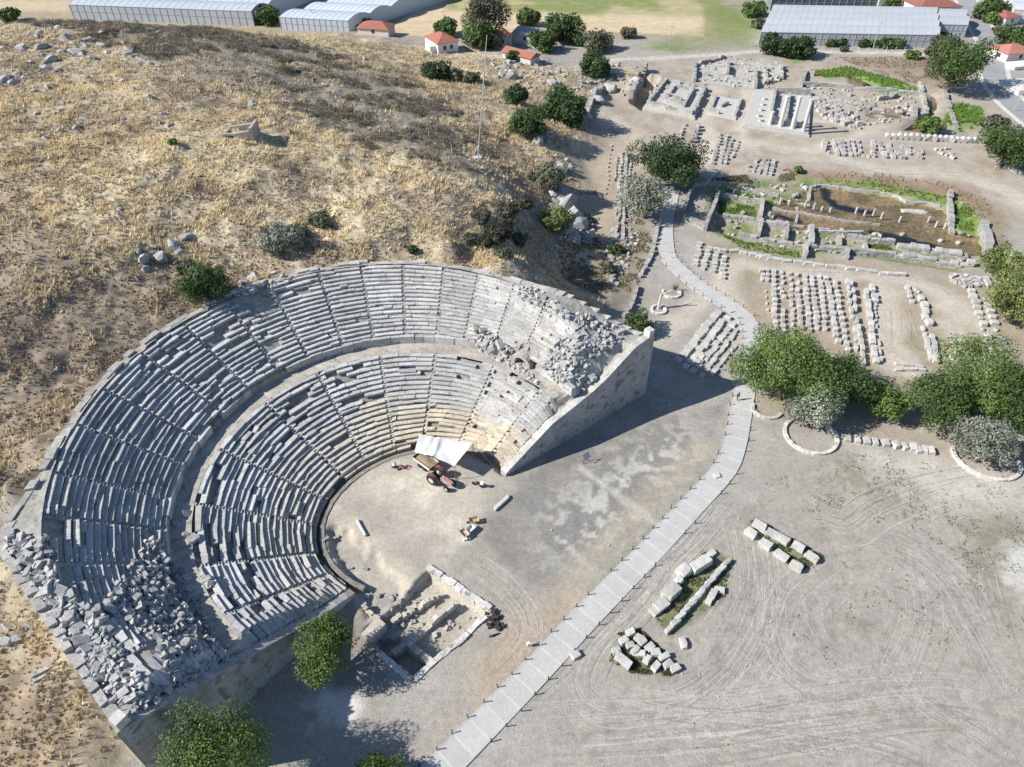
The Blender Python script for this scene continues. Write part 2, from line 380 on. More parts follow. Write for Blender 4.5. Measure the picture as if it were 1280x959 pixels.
def boulder_mesh(name, col, mat, n=26):
    P = []
    for i in range(n):
        v = Vector((random.gauss(0, 1), random.gauss(0, 1), random.gauss(0, 1))).normalized() * random.uniform(.46, .56); v.z = max(v.z + .3, 0); P.append(v)
    return hull(name, P, col, mat)
LIME, PALE, CREAM = (.50, .495, .48), (.50, .488, .462), (.63, .56, .44)
BLK = [block_mesh('block', PALE, M['marble']) for i in range(14)]
FALL = [block_mesh('fallen', (.42, .415, .40), M['stone'], .2, .09) for i in range(14)]
BLD = [boulder_mesh('boulder', (.40, .395, .385), M['stone']) for i in range(12)]


# ------------------------------------------------------------------ the ground sheet
def axis(lo, hi, d, far, g=1.06, dmax=1.3, mid=260):
    a = list(np.arange(lo, hi + d / 2, d)); s = d; x = a[-1]
    while x < far:
        s = min(s * g, dmax) if x < mid else s * 1.25
        x += s; a.append(x)
    return a
_r = axis(0, 62, .33, 3500); _l = axis(0, 66, .36, 3500)
AX = np.array(sorted([-v for v in _l[1:]] + _r)); AY = np.array([-3500., -900, -250, -80, -25, 0, 10, 16] + [20 + v for v in axis(0, 110, .34, 5000, mid=330)])
GX, GY = np.meshgrid(AX, AY); gx = GX.ravel(); gy = GY.ravel()
gzv = terrain(gx, gy)
def mixc(C, m, c): return C + (np.asarray(c)[None, :] - C) * np.clip(m, 0, 1)[:, None]
n1 = fbm(gx, gy, 14, 31, 5); n2 = fbm(gx, gy, 3.2, 32, 4); n3 = fbm(gx, gy, 1.0, 33, 3); n4 = fbm(gx, gy, 30, 34, 4)
warp = (n2 - .5) * 5 + (n3 - .5) * 2.2
def area(pl, soft=2.0, z=0.0, w=1.0):
    P = np.array(W(pl, z)); lo = P.min(0) - 12; hi = P.max(0) + 12; k = (gx > lo[0]) & (gx < hi[0]) & (gy > lo[1]) & (gy < hi[1])
    out = np.zeros(len(gx)); out[k] = 1 - sst(sdf(gx[k], gy[k], P) + warp[k] * w, -soft, soft); return out
def line(pl, wid, soft=1.0, z=0.0, w=.4):
    P = np.array(W(pl, z)); lo = P.min(0) - 9; hi = P.max(0) + 9; k = (gx > lo[0]) & (gx < hi[0]) & (gy > lo[1]) & (gy < hi[1])
    out = np.zeros(len(gx)); out[k] = 1 - sst(seg_dist(gx[k], gy[k], P) + warp[k] * w, wid - soft, wid + soft); return out
DIRT, PDIRT, GRAV, STRAW, BROWN, SCRUB, GREEN, DGREEN, REDD = (.345,.318,.276),(.47,.44,.395),(.265,.255,.235),(.56,.48,.33),(.31,.25,.185),(.215,.19,.155),(.15,.22,.06),(.09,.13,.045),(.40,.30,.22)
C = np.tile(np.array(DIRT), (len(gx), 1))
C = mixc(C, sst(n1, .35, .7) * .5, (.40,.38,.35)); C = mixc(C, sst(n2, .5, .75) * .2, (.33,.30,.26))
# car park: pale tracks turning in arcs
def ring(cu, cv, ru, wd, a0, a1, k=.5, sq=1.0):
    c = px(cu, cv); rr = abs(px(cu + ru, cv)[0] - c[0]); d = np.hypot(gx - c[0], (gy - c[1]) * sq); a = np.degrees(np.arctan2(gy - c[1], gx - c[0])) % 360
    ins = ((a - a0) % 360) < ((a1 - a0) % 360)
    return np.where(ins, 1 - sst(np.abs(d - rr + (n2 - .5) * .8), wd * .3, wd), 0) * k
car = area([(950,620),(1050,590),(1180,640),(1290,700),(1330,1000),(640,1000),(720,850),(850,700)], 5)
C = mixc(C, car * .55, (.37,.343,.302))
C = mixc(C, sst(n2, .56, .72) * area([(1040,700),(1150,720),(1150,790),(1020,800)], 4) * .6, (.25,.24,.20))
C = mixc(C, sst(n3, .55, .75) * car * .5, (.26,.245,.21)); C = mixc(C, sst(fbm(gx, gy, .8, 39, 2), .62, .8) * sst(n1, .4, .6) * car * .5, (.22,.21,.17))
# forecourt of the theatre
fore = area([(598,640),(650,600),(690,562),(740,545),(870,515),(908,500),(880,590),(800,690),(745,735),(650,730),(612,690)], 1.5, w=.5)
C = mixc(C, fore * (.9 - .3 * sst(n2, .5, .72)), (.235,.225,.207))
C = mixc(C, fore * sst(n2 * .45 + n3 * .6, .50, .64) * area([(680,640),(740,590),(790,550),(870,520),(880,570),(800,660),(745,720),(680,700)], 6) * .95, (.50,.485,.45))
C = mixc(C, line([(725,585),(800,640),(835,665)], .35, .5) * .6, (.56,.53,.47))
C = mixc(C, line([(880,560),(700,745),(600,860)], 2.2, 1.5) * .5, (.44,.385,.29))
for a in ([(640,770),(700,760),(640,850),(590,880),(600,820)], [(560,900),(620,880),(560,940)], [(690,745),(730,720),(690,790)]): C = mixc(C, area(a, 3) * .45, REDD)
# orchestra
orch = area([(400,650),(425,615),(470,580),(520,566),(600,575),(632,598),(650,610),(598,650),(560,715),(515,735),(440,745),(410,700)], .8, w=.3)
C = mixc(C, orch * .7, (.42,.385,.325)); C = mixc(C, area([(440,600),(520,575),(600,610),(590,650),(540,660),(500,640)], 2.5) * (.35 + .6 * sst(n2, .45, .65)), (.60,.55,.45))
C = mixc(C, line([(420,640),(455,665),(490,700),(515,730)], 1.0, .8, w=.35) * .6, (.52,.47,.38))
C = mixc(C, area([(560,640),(600,650),(570,690),(540,660)], 2) * .5, (.60,.56,.47))
C = mixc(C, area(((405,672),(430,668),(470,700),(500,745),(455,775),(440,740)), 1) * .5, (.40,.37,.31))
pit = 1 - sst(sdf(gx, gy, np.array(PIT)), -.3, .6); C = mixc(C, pit * .8, (.46,.42,.35))
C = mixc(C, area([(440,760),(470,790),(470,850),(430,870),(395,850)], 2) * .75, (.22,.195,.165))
C = mixc(C, area([(300,880),(420,830),(440,900),(470,970),(250,1000)], 3) * .45, (.32,.31,.27))
C = mixc(C, area([(375,870),(420,860),(450,880),(440,905),(400,900)], 1.2) * .9, (.62,.60,.56))
# tan yard with the rows of blocks
yard = area([(880,300),(950,300),(1100,325),(1250,350),(1300,420),(1300,520),(950,520),(945,440),(920,380)], 4)
C = mixc(C, yard * (.7 + .3 * sst(n2, .4, .6)), (.37,.305,.23)); C = mixc(C, yard * sst(n1 + n3 * .3, .62, .8) * .5, (.24,.235,.15))
for pl, wd in (([(945,480),(935,420),(915,375),(905,345),(925,330),(975,337),(1060,345),(1140,352),(1190,372),(1225,410)], 2.0), ([(1105,365),(1110,430),(1130,460)], 3.0), ([(1180,370),(1200,420),(1225,450)], 2.5), ([(800,430),(850,400),(890,360)], 2.2)):
    C = mixc(C, line(pl, wd, 1.6) * .8, (.53,.475,.40))
C = mixc(C, area([(1010,590),(1060,560),(1110,590),(1180,640),(1130,650),(1060,610)], 3) * sst(n3 + n2 * .4, .66, .84) * .8, (.25,.26,.17))
C = mixc(C, area([(1060,560),(1180,570),(1290,600),(1290,640),(1180,630)], 4) * .6, (.60,.56,.50))
C = mixc(C, area([(990,510),(1060,520),(1280,560),(1280,600),(1190,575),(1050,550)], 3) * .6, (.36,.30,.225))
C = mixc(C, area([(1200,660),(1260,650),(1300,660),(1300,700),(1250,700),(1262,760),(1290,800),(1258,790),(1236,720)], 2) * .7, (.24,.235,.16))
C = mixc(C, area([(1252,700),(1270,686),(1310,690),(1310,760),(1280,755)], 1.2) * .85, (.58,.56,.52))
# grass strips left around the foreground blocks
for a in ([(932,655),(945,648),(1030,695),(998,718)], [(812,765),(880,690),(915,700),(905,745),(840,795)], [(760,825),(772,792),(800,785),(850,835),(840,845),(790,842)]):
    C = mixc(C, area(a, .5, w=.25) * (.6 + .4 * sst(n3, .4, .6)), (.155,.165,.075))
# sanctuary: dust roads and brown dry ground
sanct = area([(700,150),(790,80),(1000,70),(1210,90),(1290,230),(1290,290),(1100,235),(900,225),(860,200),(780,260),(730,300)], 5)
C = mixc(C, sanct * .6, (.44,.375,.30)); C = mixc(C, sanct * sst(n2, .5, .7) * .5, (.30,.225,.155))
for pl, wd in (([(850,225),(890,190),(950,180),(1010,192),(1100,212),(1200,218),(1260,240),(1290,262)], 2.6), ([(890,190),(880,150),(895,110)], 2.2), ([(720,340),(735,280),(755,200),(790,170),(740,130)], 2.6), ([(930,180),(925,140),(935,110)], 1.8), ([(1010,190),(1100,160),(1010,150)], 1.5)):
    C = mixc(C, line(pl, wd, 1.8) * .8, (.55,.49,.41))
C = mixc(C, area([(985,212),(1100,222),(1200,232),(1262,270),(1262,330),(1240,300),(1200,250),(1100,238),(1000,225)], 2.5) * .9, (.27,.21,.145))
bas = 1 - sst(sdf(gx, gy, np.array(BASIN)) + warp * .3, -1, 1.2)
C = mixc(C, area([(990,212),(1090,218),(1180,230),(1230,250),(1250,300),(1240,330),(1200,250),(1100,236),(1010,224)], 3) * sst(n2, .42, .6) * .8, (.30,.20,.14)); C = mixc(C, bas * .75, (.24,.24,.125)); C = mixc(C, bas * sst(n2, .45, .6) * .9, GREEN); C = mixc(C, bas * sst(n3, .58, .7) * .6, (.42,.39,.30))
for a in ([(890,285),(930,300),(1000,318),(1000,322),(930,310)], [(1010,224),(1060,226),(1130,240),(1190,250),(1185,244),(1100,228)], [(1190,246),(1215,262),(1222,285),(1200,285)]): C = mixc(C, area(a, 1.2) * .85, (.14,.235,.045))
for a in ([(1010,90),(1060,85),(1140,108),(1150,118),(1100,118),(1070,96),(1030,98)], [(1190,130),(1225,135),(1230,155),(1200,165),(1180,150)], [(990,60),(1010,75),(990,82)]): C = mixc(C, area(a, 2) * .9, (.16,.27,.055))
C = mixc(C, area([(1050,75),(1190,72),(1190,110),(1140,105)], 3) * .6, (.27,.21,.15))
C = mixc(C, line([(760,78),(860,70),(960,64),(1100,66),(1200,68)], 1.6, 1.2) * .9, (.58,.53,.45))
# fields beyond
far = sst(gy, 268, 285) * (1 - sst(gx, 85, 95)); C = mixc(C, far * .9, (.36,.30,.20))
C = mixc(C, area([(470,46),(540,0),(560,-40),(830,-40),(880,10),(880,46),(760,40),(620,50)], 1.2, w=.3) * .95, (.60,.485,.32))
C = mixc(C, area([(470,46),(540,0),(560,-40),(830,-40),(880,10),(880,46)], 3) * sst(vnoise(gx * .03, gy * .5, 77), .45, .7) * .4, (.48,.37,.23))
for a in ([(560,14),(880,22),(905,6),(905,-30),(560,-30)], [(800,60),(850,45),(905,30),(940,20),(940,58),(850,66)], [(880,10),(945,0),(945,50),(890,50)]): C = mixc(C, area(a, 5) * (.4 + .5 * sst(n1, .35, .6)), (.19,.235,.075))
C = mixc(C, area([(-40,0),(90,0),(90,14),(-40,14)], 4) * .9, (.55,.45,.30))
C = mixc(C, sst(gy, 345, 380) * .9, (.20,.21,.11)); C = mixc(C, sst(gy, 345, 380) * sst(vnoise(gx / 70, gy / 55, 5), .5, .6) * .8, (.48,.40,.26))
C = mixc(C, (1 - sst(gy, 5, 16)) * .6, BROWN)
# the hill
hz = hill(gx, gy); hm = sst(hz, .5, 2.5) * (1 - sst(gy, 268, 285))
dry = sst(n1 * .6 + n2 * .45, .46, .60)
H = mixc(np.tile(np.array(BROWN), (len(gx), 1)), dry, STRAW)
H = mixc(H, sst(n3 * .5 + n2 * .5, .52, .66) * .6, SCRUB); H = mixc(H, sst(n4, .55, .7) * .5, (.33,.235,.15))
n5 = fbm(gx, gy, .75, 36, 2); H = mixc(H, sst(n5, .5, .75) * .45, (.23,.19,.14)); H = mixc(H, sst(n5, .5, .25) * .3, (.58,.50,.34))
scrubA = area([(-60,30),(60,20),(330,20),(480,45),(560,90),(600,130),(600,185),(520,190),(430,150),(330,115),(220,95),(120,75),(0,60)], 8, z=20)
H = mixc(H, scrubA * .8, (.215,.195,.165)); H = mixc(H, scrubA * sst(n2, .55, .7) * .5, (.38,.32,.22))
low = area([(-60,300),(200,330),(300,330),(130,440),(60,560),(0,640),(-60,640)], 8, z=19); H = mixc(H, low * .75, (.255,.20,.15)); H = mixc(H, low * sst(n5, .5, .7) * .5, (.17,.14,.11))
for a, zz in (([(560,170),(640,150),(680,200),(660,250),(600,240)], 10), ([(-40,760),(80,800),(120,880),(60,960),(-60,960)], 5)): H = mixc(H, area(a, 5, z=zz) * .5, (.30,.215,.14))
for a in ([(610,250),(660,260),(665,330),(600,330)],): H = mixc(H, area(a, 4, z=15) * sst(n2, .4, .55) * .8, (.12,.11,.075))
strawA = area([(120,90),(430,150),(560,200),(640,215),(630,290),(520,290),(380,230),(240,260),(60,290),(0,200),(60,120)], 9, z=22)
H = H * 1.08; H = mixc(H, strawA * sst(n2 * .5 + n1 * .5, .42, .55) * .6, (.56,.47,.31))
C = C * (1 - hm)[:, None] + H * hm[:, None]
slope = np.hypot(*[g.ravel() for g in np.gradient(gzv.reshape(GX.shape), AY, AX)])
C = mixc(C, hm * sst(slope, .75, 1.3) * .75, (.30,.285,.265))
C = mixc(C, area([(640,335),(700,260),(730,190),(790,160),(800,240),(790,340),(760,390),(700,380)], 3) * (1 - hm) * .7, (.40,.325,.245))
C = mixc(C, area([(755,310),(790,250),(815,300),(790,380),(765,390)], 1.5, w=.6) * .6, (.22,.20,.15))
C = mixc(C, area([(60,640),(30,700),(150,960),(100,970),(-40,760),(-20,640)], 1.5, z=6) * .35, (.25,.22,.17))
ny, nx = GX.shape; idx = np.arange(ny * nx).reshape(ny, nx)
F = np.stack([idx[:-1, :-1], idx[:-1, 1:], idx[1:, 1:], idx[1:, :-1]], -1).reshape(-1, 4)
# under the theatre the sheet is hidden by masonry
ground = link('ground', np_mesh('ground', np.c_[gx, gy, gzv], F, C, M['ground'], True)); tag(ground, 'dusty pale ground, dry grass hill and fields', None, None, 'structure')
_gc = C.reshape(ny, nx, 3)
def gcol(x, y):
    i = np.clip(np.searchsorted(AX, x), 0, nx - 1); j = np.clip(np.searchsorted(AY, y), 0, ny - 1); return _gc[j, i]
# water
def water(poly, z, name, dark=None):
    P = np.array(poly); lo = P.min(0) - 1; hi = P.max(0) + 1; d = .5
    xs = np.arange(lo[0], hi[0], d); ys = np.arange(lo[1], hi[1], d); X, Y = np.meshgrid(xs, ys); k = sdf(X.ravel(), Y.ravel(), P) < 1.2
    I = np.arange(X.size).reshape(X.shape); q = np.stack([I[:-1, :-1], I[:-1, 1:], I[1:, 1:], I[1:, :-1]], -1).reshape(-1, 4); q = q[k[q].all(1)]
    x = X.ravel(); y = Y.ravel(); c = np.tile(np.array((.20, .14, .065)), (len(x), 1)); nn = fbm(x, y, 3, 51, 4)
    c = c + (np.array((.15, .115, .045)) - c) * sst(nn, .45, .6)[:, None]; c = c + (np.array((.31, .22, .11)) - c) * sst(fbm(x, y, 5, 58, 4), .52, .62)[:, None] * .7
    if dark is not None:  # dark bands painted into the colour for reflections and deeper water
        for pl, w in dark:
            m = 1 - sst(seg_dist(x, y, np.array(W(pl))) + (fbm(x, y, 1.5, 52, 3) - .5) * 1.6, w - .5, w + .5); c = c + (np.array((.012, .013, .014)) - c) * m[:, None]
    o = link(name, np_mesh(name, np.c_[x, y, np.full(len(x), z)], q, c, M['water'])); tag(o, None, None, None, 'structure'); o['label'] = 'murky brown shallow water in a sunken ruin'
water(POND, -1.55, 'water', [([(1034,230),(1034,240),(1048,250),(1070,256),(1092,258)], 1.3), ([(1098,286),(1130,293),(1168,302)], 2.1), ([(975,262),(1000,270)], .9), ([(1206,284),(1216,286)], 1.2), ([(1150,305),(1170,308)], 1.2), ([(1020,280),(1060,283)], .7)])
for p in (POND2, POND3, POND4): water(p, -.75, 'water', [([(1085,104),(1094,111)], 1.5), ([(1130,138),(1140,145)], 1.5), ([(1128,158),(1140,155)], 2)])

# wheel tracks: thin pressed ribbons following the turns of the lorries
TRK = [([(920,590),(870,650),(830,690),(780,750),(730,800),(712,850),(735,890),(800,905)], 20, 3.2), ([(940,690),(953,740),(955,800),(975,840),(1010,864),(1050,868),(1082,850),(1090,820),(1075,790)], 14, 1.7), ([(700,870),(760,905),(850,892),(910,850),(945,800),(970,740),(1000,710),(1060,670)], 22, 2.8), ([(640,930),(760,922),(900,912),(1050,890),(1180,880),(1290,900)], 26, 4), ([(750,880),(850,900),(1000,915),(1130,940),(1200,985)], 18, 3), ([(1090,840),(1150,890),(1230,940),(1280,990)], 10, 2), ([(1060,670),(1120,680),(1180,720),(1220,780),(1260,850),(1300,910)], 20, 3.4), ([(960,600),(1000,640),(1060,668),(1110,640),(1190,612),(1290,600)], 16, 2.6), ([(920,620),(940,680),(945,740),(930,800),(880,850)], 14, 2.2), ([(1060,720),(1030,745),(1025,775),(1040,805),(1080,830)], 8, 1.6), ([(1190,640),(1215,700),(1230,760),(1250,830)], 12, 2.2), ([(1100,900),(1150,780),(1130,700),(1060,680)], 10, 3), ([(800,905),(840,930),(900,960),(960,1000)], 8, 2.5), ([(640,900),(720,830),(800,740),(880,640)], 8, 1.0), ([(1106,365),(1112,400),(1120,450)], 10, 2.0), ([(910,345),(930,332),(1000,340),(1100,346),(1180,366),(1230,420)], 10, 1.3), ([(880,210),(950,184),(1010,195),(1100,214),(1200,220),(1260,243),(1290,268)], 12, 1.6), ([(560,700),(620,740),(650,790),(600,850)], 8, 1.6)]
V = []; Q = []; TC = []
def crom(P, d):
    P = np.array(P); E_ = np.vstack([2 * P[0] - P[1], P, 2 * P[-1] - P[-2]]); Q_ = []
    for i in range(1, len(E_) - 2):
        for t in np.linspace(0, 1, 14, endpoint=False): a, b, c, e = E_[i - 1:i + 3]; Q_.append(.5 * (2 * b + (c - a) * t + (2 * a - 5 * b + 4 * c - e) * t * t + (3 * b - a - 3 * c + e) * t ** 3))
    Q_ = np.array(Q_ + [P[-1]]); s_ = np.r_[0, np.cumsum(np.hypot(*np.diff(Q_, axis=0).T))]; u = np.arange(0, s_[-1], d); return np.stack([np.interp(u, s_, Q_[:, 0]), np.interp(u, s_, Q_[:, 1])], 1)
for pl, n, sp in TRK:
    base = crom(W(pl), .6); tg_ = np.gradient(base, axis=0); tg_ /= np.hypot(*tg_.T)[:, None] + 1e-9; nr_ = np.stack([-tg_[:, 1], tg_[:, 0]], 1); N_ = len(base)
    for k in range(n):
        o = random.gauss(0, sp * .55); a = int(random.uniform(0, .45) * N_); b = int(random.uniform(.55, 1) * N_); dr_ = random.gauss(0, .6); lite = random.random() < .6; kk = random.uniform(.15, .55); wd = random.uniform(.05, .12)
        for gauge in ((0, 1.75) if random.random() < .7 else (0,)):
            u = np.arange(a, b); 
            if len(u) < 5: continue
            off = o + gauge + dr_ * (u - a) / len(u) + .25 * (vnoise(u / 9.0, u * 0 + k, 5) - .5); P_ = base[u] + nr_[u] * off[:, None]; i0 = len(V); fade = np.minimum(1, np.minimum(u - a, b - 1 - u) / 6.0)
            zz0 = np.maximum(terrain(P_[:, 0], P_[:, 1]), -3); cc0 = gcol(P_[:, 0], P_[:, 1]); tgt = np.array((.52, .50, .455) if lite else (.215, .20, .175)); w_ = wd * (.4 + .6 * fade) * (.6 + .8 * vnoise(u / 4.0, u * 0 + k * 3 + gauge, 8))
            for s_ in (-1, 1):
                for m_ in range(len(u)): V.append((P_[m_, 0] + nr_[u[m_], 0] * w_[m_] * s_, P_[m_, 1] + nr_[u[m_], 1] * w_[m_] * s_, zz0[m_] + .016)); TC.append(cc0[m_] + (tgt - cc0[m_]) * kk * fade[m_])
            L_ = len(u); Q += [(i0 + m_, i0 + L_ + m_, i0 + L_ + m_ + 1, i0 + m_ + 1) for m_ in range(L_ - 1)]
tag(link('wheel_tracks', np_mesh('wheel_tracks', np.array(V), np.array(Q), np.array(TC), M['ground'])), 'curving wheel tracks pressed into the dusty open ground', None, None, 'stuff')


# ------------------------------------------------------------------ the theatre
TH = thing('theatre', (CX, CY, 0), 'huge ruined stone theatre with curved tiers of seats set into the hill', 'theatre')
def cart(th, r, z): return (CX + r * math.cos(th), CY + r * math.sin(th), z)
def limits(rf):
    d = np.arange(15, 262, .2); th = np.radians(d); r = np.array([rf(t) for t in th]); x = CX + r * np.cos(th); y = CY + r * np.sin(th)
    ok = np.where(d < 136, side(x, y, NI, NC) > 1.15, side(x, y, SI, SW_) < -1.15); k = np.where(ok)[0]; return math.radians(d[k[0]]), math.radians(d[k[-1]])
def f0(t): return float(rk(K0, t)) + 1.2
def f1(t): return float(rk(K1, t))
def f2(t): return float(rk(K2, t))
LST = [43, 62.5, 84, 103, 125, 145, 167, 188, 210, 228]
UST = [44, 55.5, 65.5, 75.5, 84.5, 94.5, 104.3, 114, 125, 135, 145.3, 156, 167, 176.5, 188, 197.5, 208, 218, 229]
def damage(d, r, up):
    if up:
        if d > 205: return .45 if r > 36 else (.12 if r > 30 else .28)
        if d > 199: return .35 if r > 37 else .08
        if 43 < d < 56: return .38 if r < 35.5 else .08
        if 54 < d < 80 and r < 29.5: return .45
        if 116 < d < 135 and r > 38: return .7
        if 125 < d < 160: return .09
        if d < 43: return .05
        return .035
    if 205 < d < 222 and r > 20: return .28
    if d > 222: return .06 if r < 22 else .12
    if 45 < d < 62 and r > 22.5: return .4
    if 110 < d < 200 and r > 18: return .10
    return .03
def seat_block(mb, a, b, rf, dep, z, z2, ris, col, wild):
    wild = wild + (.22 if a > 1.95 else 0); dz = random.gauss(0, .014 + .06 * wild); dr = random.gauss(0, .02 + .09 * wild); tw = random.gauss(0, .005 + .035 * wild); tl = random.gauss(0, .006 + .035 * wild)
    prof = [(.12, -ris - .12), (.11, -.17), (0, -.13), (.02, 0), (dep + .06, random.uniform(-.03, .03)), (dep + .06, -ris - .12)]; V = []
    for e, t in ((-1, a), (1, b)):
        r = rf(t) + dr + e * tw
        for u, w in prof:
            zb = z if e < 0 else z2; zz = zb + w + dz + e * tl if w > -ris else zb + w
            V.append(cart(t + (random.uniform(-.002, .002)), r + u + random.uniform(-.02, .02), zz + random.uniform(-.012, .012)))
    n = 6
    mb.add(V, [(i, n + i, n + (i + 1) % n, (i + 1) % n) for i in range(n)] + [tuple(range(n)), tuple(range(2 * n - 1, n - 1, -1))], col)
def stone_col(d, r, z, k=1.0):
    c = np.array(LIME) * random.uniform(.86, 1.14) * k
    if random.random() < .06: c = np.array(PALE) * random.uniform(.8, 1.0)
    w = float(sst(4.6 - z + (vnoise(d * .12, r * .5, 3) - .5) * 2.4, 0, 1.5)) * (float(1 - sst(d, 95, 125)) + .45 * float(sst(d, 95, 125)))
    c = c + (np.array(CREAM) * random.uniform(.88, 1.08) - c) * w
    return c
def tiers(up):
    N = NUP if up else NLOW; ST = UST if up else LST; wedges = {}; stairs = {}
    for i in range(N):
        t0, t1 = i / N, (i + 1) / N
        if up: rf = lambda t, k=t0: f1(t) + DW + .55 + (f2(t) - f1(t) - DW - .55) * k; z = 9.15 + 6.85 * (i + .5) / N; ris = 6.85 / N; dep = .66
        else: rf = lambda t, k=t0: f0(t) + (f1(t) - f0(t)) * k; z = .62 + (DZ - .62) * (i + 1) / N; ris = (DZ - .4) / N; dep = .66
        lo, hi = limits(rf); edges = [lo] + [R(s) for s in ST if lo + .03 < R(s) < hi - .03] + [hi]
        for k in range(len(edges) - 1):
            a0, a1 = edges[k], edges[k + 1]; key = round(math.degrees(a1 if a1 < hi - 1e-6 else 300)) 
            rr = rf((a0 + a1) / 2); dep_ = rf_dep = max(.5, ((f2(a0) - f1(a0) - DW - .55) if up else (f1(a0) - f0(a0))) / N)
            mb = wedges.setdefault(key, MB()); sw = .27 / rr; a = a0 + (sw if k else .004); end = a1 - (sw if k < len(edges) - 2 else .002)
            while a < end - .15 / rr:
                L = random.choice([1.3, 1.8, 2.4, 3.2, 4.0]) * random.uniform(.9, 1.1); L = min(L, 1.5) if ((a - lo) * rr < 5 or (hi - a) * rr < 6) else L; b = min(end, a + L / rr)
                if end - b < .5 / rr: b = end
                d = math.degrees((a + b) / 2); dm = damage(d, rr, up); zz = min(z, float(cap((a + b) / 2)) - .05); za, zc = (min(z, float(cap(q)) - .05, float(wallcap(np.array(CX + (rf(q) + .35) * math.cos(q)), np.array(CY + (rf(q) + .35) * math.sin(q)))) - .02) for q in (a, b))
                if up and abs((a + b) / 2 - VT) * rr < 1.5 + L * .4 and VR - .5 < rr < VR + 1.8: dm = 2
                if random.random() > dm:
                    wild = min(1.0, dm * 2.0) if random.random() < .9 else 1.0
                    if random.random() < .03: wild = 2.0
                    seat_block(mb, a + .012 / rr, b - .012 / rr, rf, dep_, za, zc, ris, stone_col(d, rr, z), wild)
                a = b
            if k:
                sb = stairs.setdefault(round(math.degrees(a0)), MB())
                for h in (0, 1):
                    if h and random.random() < .15: continue
                    ra = rf(a0) + dep_ * (.5 if h else 0) + .05; t = a0; zz = min(z, float(cap(t)) - .05) - (ris * .48 if not h else 0) - .03; w = .25 / ra
                    V = [cart(t + s * w, r, q) for q in (zz - ris, zz) for s, r in ((-1, ra), (1, ra), (1, ra + dep_ * .52), (-1, ra + dep_ * .52))]
                    sb.add(V, [(3, 2, 1, 0), (4, 5, 6, 7), (0, 1, 5, 4), (1, 2, 6, 5), (2, 3, 7, 6), (3, 0, 4, 7)], stone_col(math.degrees(t), ra, z, .92))
    for k in sorted(wedges): wedges[k].build('seat_wedge', M['stone'], TH)
    for k in sorted(stairs): stairs[k].build('stairway', M['stone'], TH)
tiers(False); tiers(True)
# earth and rubble bedding under the seats
def ring_sheet(name, rfs, zf, mat, col, m=.3, dd=1.0):
    V = []; Q = []; cs = []; n = len(rfs); lines = []
    lims = [limits(rf) for rf in rfs]
    steps = 200
    for i in range(n):
        lo, hi = lims[i]; lo -= .01; hi += .01
        for s in range(steps + 1):
            t = lo + (hi - lo) * s / steps; r = rfs[i](t); p = cart(t, r, 0); z = zf(p[0], p[1], t, r); V.append((p[0], p[1], z)); cs.append(np.array(col) * (.8 + .4 * fbm(p[0], p[1], 1.5, 61, 3)))
    for i in range(n - 1):
        for s in range(steps): a = i * (steps + 1) + s; Q.append((a, a + steps + 1, a + steps + 2, a + 1))
    return link(name, np_mesh(name, np.array(V), np.array(Q), np.array(cs), mat), TH)
bed = lambda x, y, t, r: float(hs(np.array(x), np.array(y))) - .42 + (float(fbm(x, y, 1.1, 62, 3)) - .5) * .25
ring_sheet('lower_bedding', [(lambda t, k=k: f0(t) + .1 + (f1(t) - f0(t) - .15) * k) for k in np.linspace(0, 1, 26)], bed, M['masonry'], (.34, .32, .285))
ring_sheet('upper_bedding', [(lambda t, k=k: f1(t) + DW + .4 + (f2(t) - f1(t) - DW - .3) * k) for k in np.linspace(0, 1, 26)], lambda x, y, t, r: min(bed(x, y, t, r), float(cap(t)) - .35), M['masonry'], (.34, .32, .285))
ring_sheet('walkway', [(lambda t, k=k: f1(t) - .1 + (DW + .6) * k) for k in np.linspace(0, 1, 7)], lambda x, y, t, r: min(DZ + .02, float(wallcap(np.array(x), np.array(y))) - .1) + (float(fbm(x, y, 2, 63)) - .5) * .15, M['masonry'], (.42, .39, .34))
ring_sheet('rim_paving', [(lambda t, k=k: f2(t) - .05 + (float(rout(t)) - f2(t) - .1) * k) for k in np.linspace(0, 1, 6)], lambda x, y, t, r: min(16.02, float(cap(t)) - .25, float(wallcap(np.array(x), np.array(y))) - .1) + (float(fbm(x, y, 1.3, 64)) - .5) * .3, M['masonry'], (.40, .38, .34))
# tall slabs behind the walkway
lo, hi = limits(lambda t: f1(t) + DW); t = lo
while t < hi:
    r = f1(t) + DW; L = random.choice([1.4, 1.8, 2.4, 3.2]) / r; d = math.degrees(t)
    if random.random() > (.75 if (48 < d < 74 or d > 203) else .14):
        dr = random.gauss(0, .06); h = random.uniform(1.25, 1.5); c = np.array(LIME) * random.uniform(.85, 1.1)
        mb = MB(); V = [cart(tt + random.uniform(-.002, .002), f1(tt) + DW + dr + u, DZ - .1 + (h + .1 if q else 0) + random.uniform(-.04, .04)) for q in (0, 1) for tt, u in ((t, 0), (t + L - .03 / r, 0), (t + L - .03 / r, .75), (t, .75))]
        mb.add(V, [(3, 2, 1, 0), (4, 5, 6, 7), (0, 1, 5, 4), (1, 2, 6, 5), (2, 3, 7, 6), (3, 0, 4, 7)], c); mb.build('parapet_slab', M['stone'], TH)
    t += L
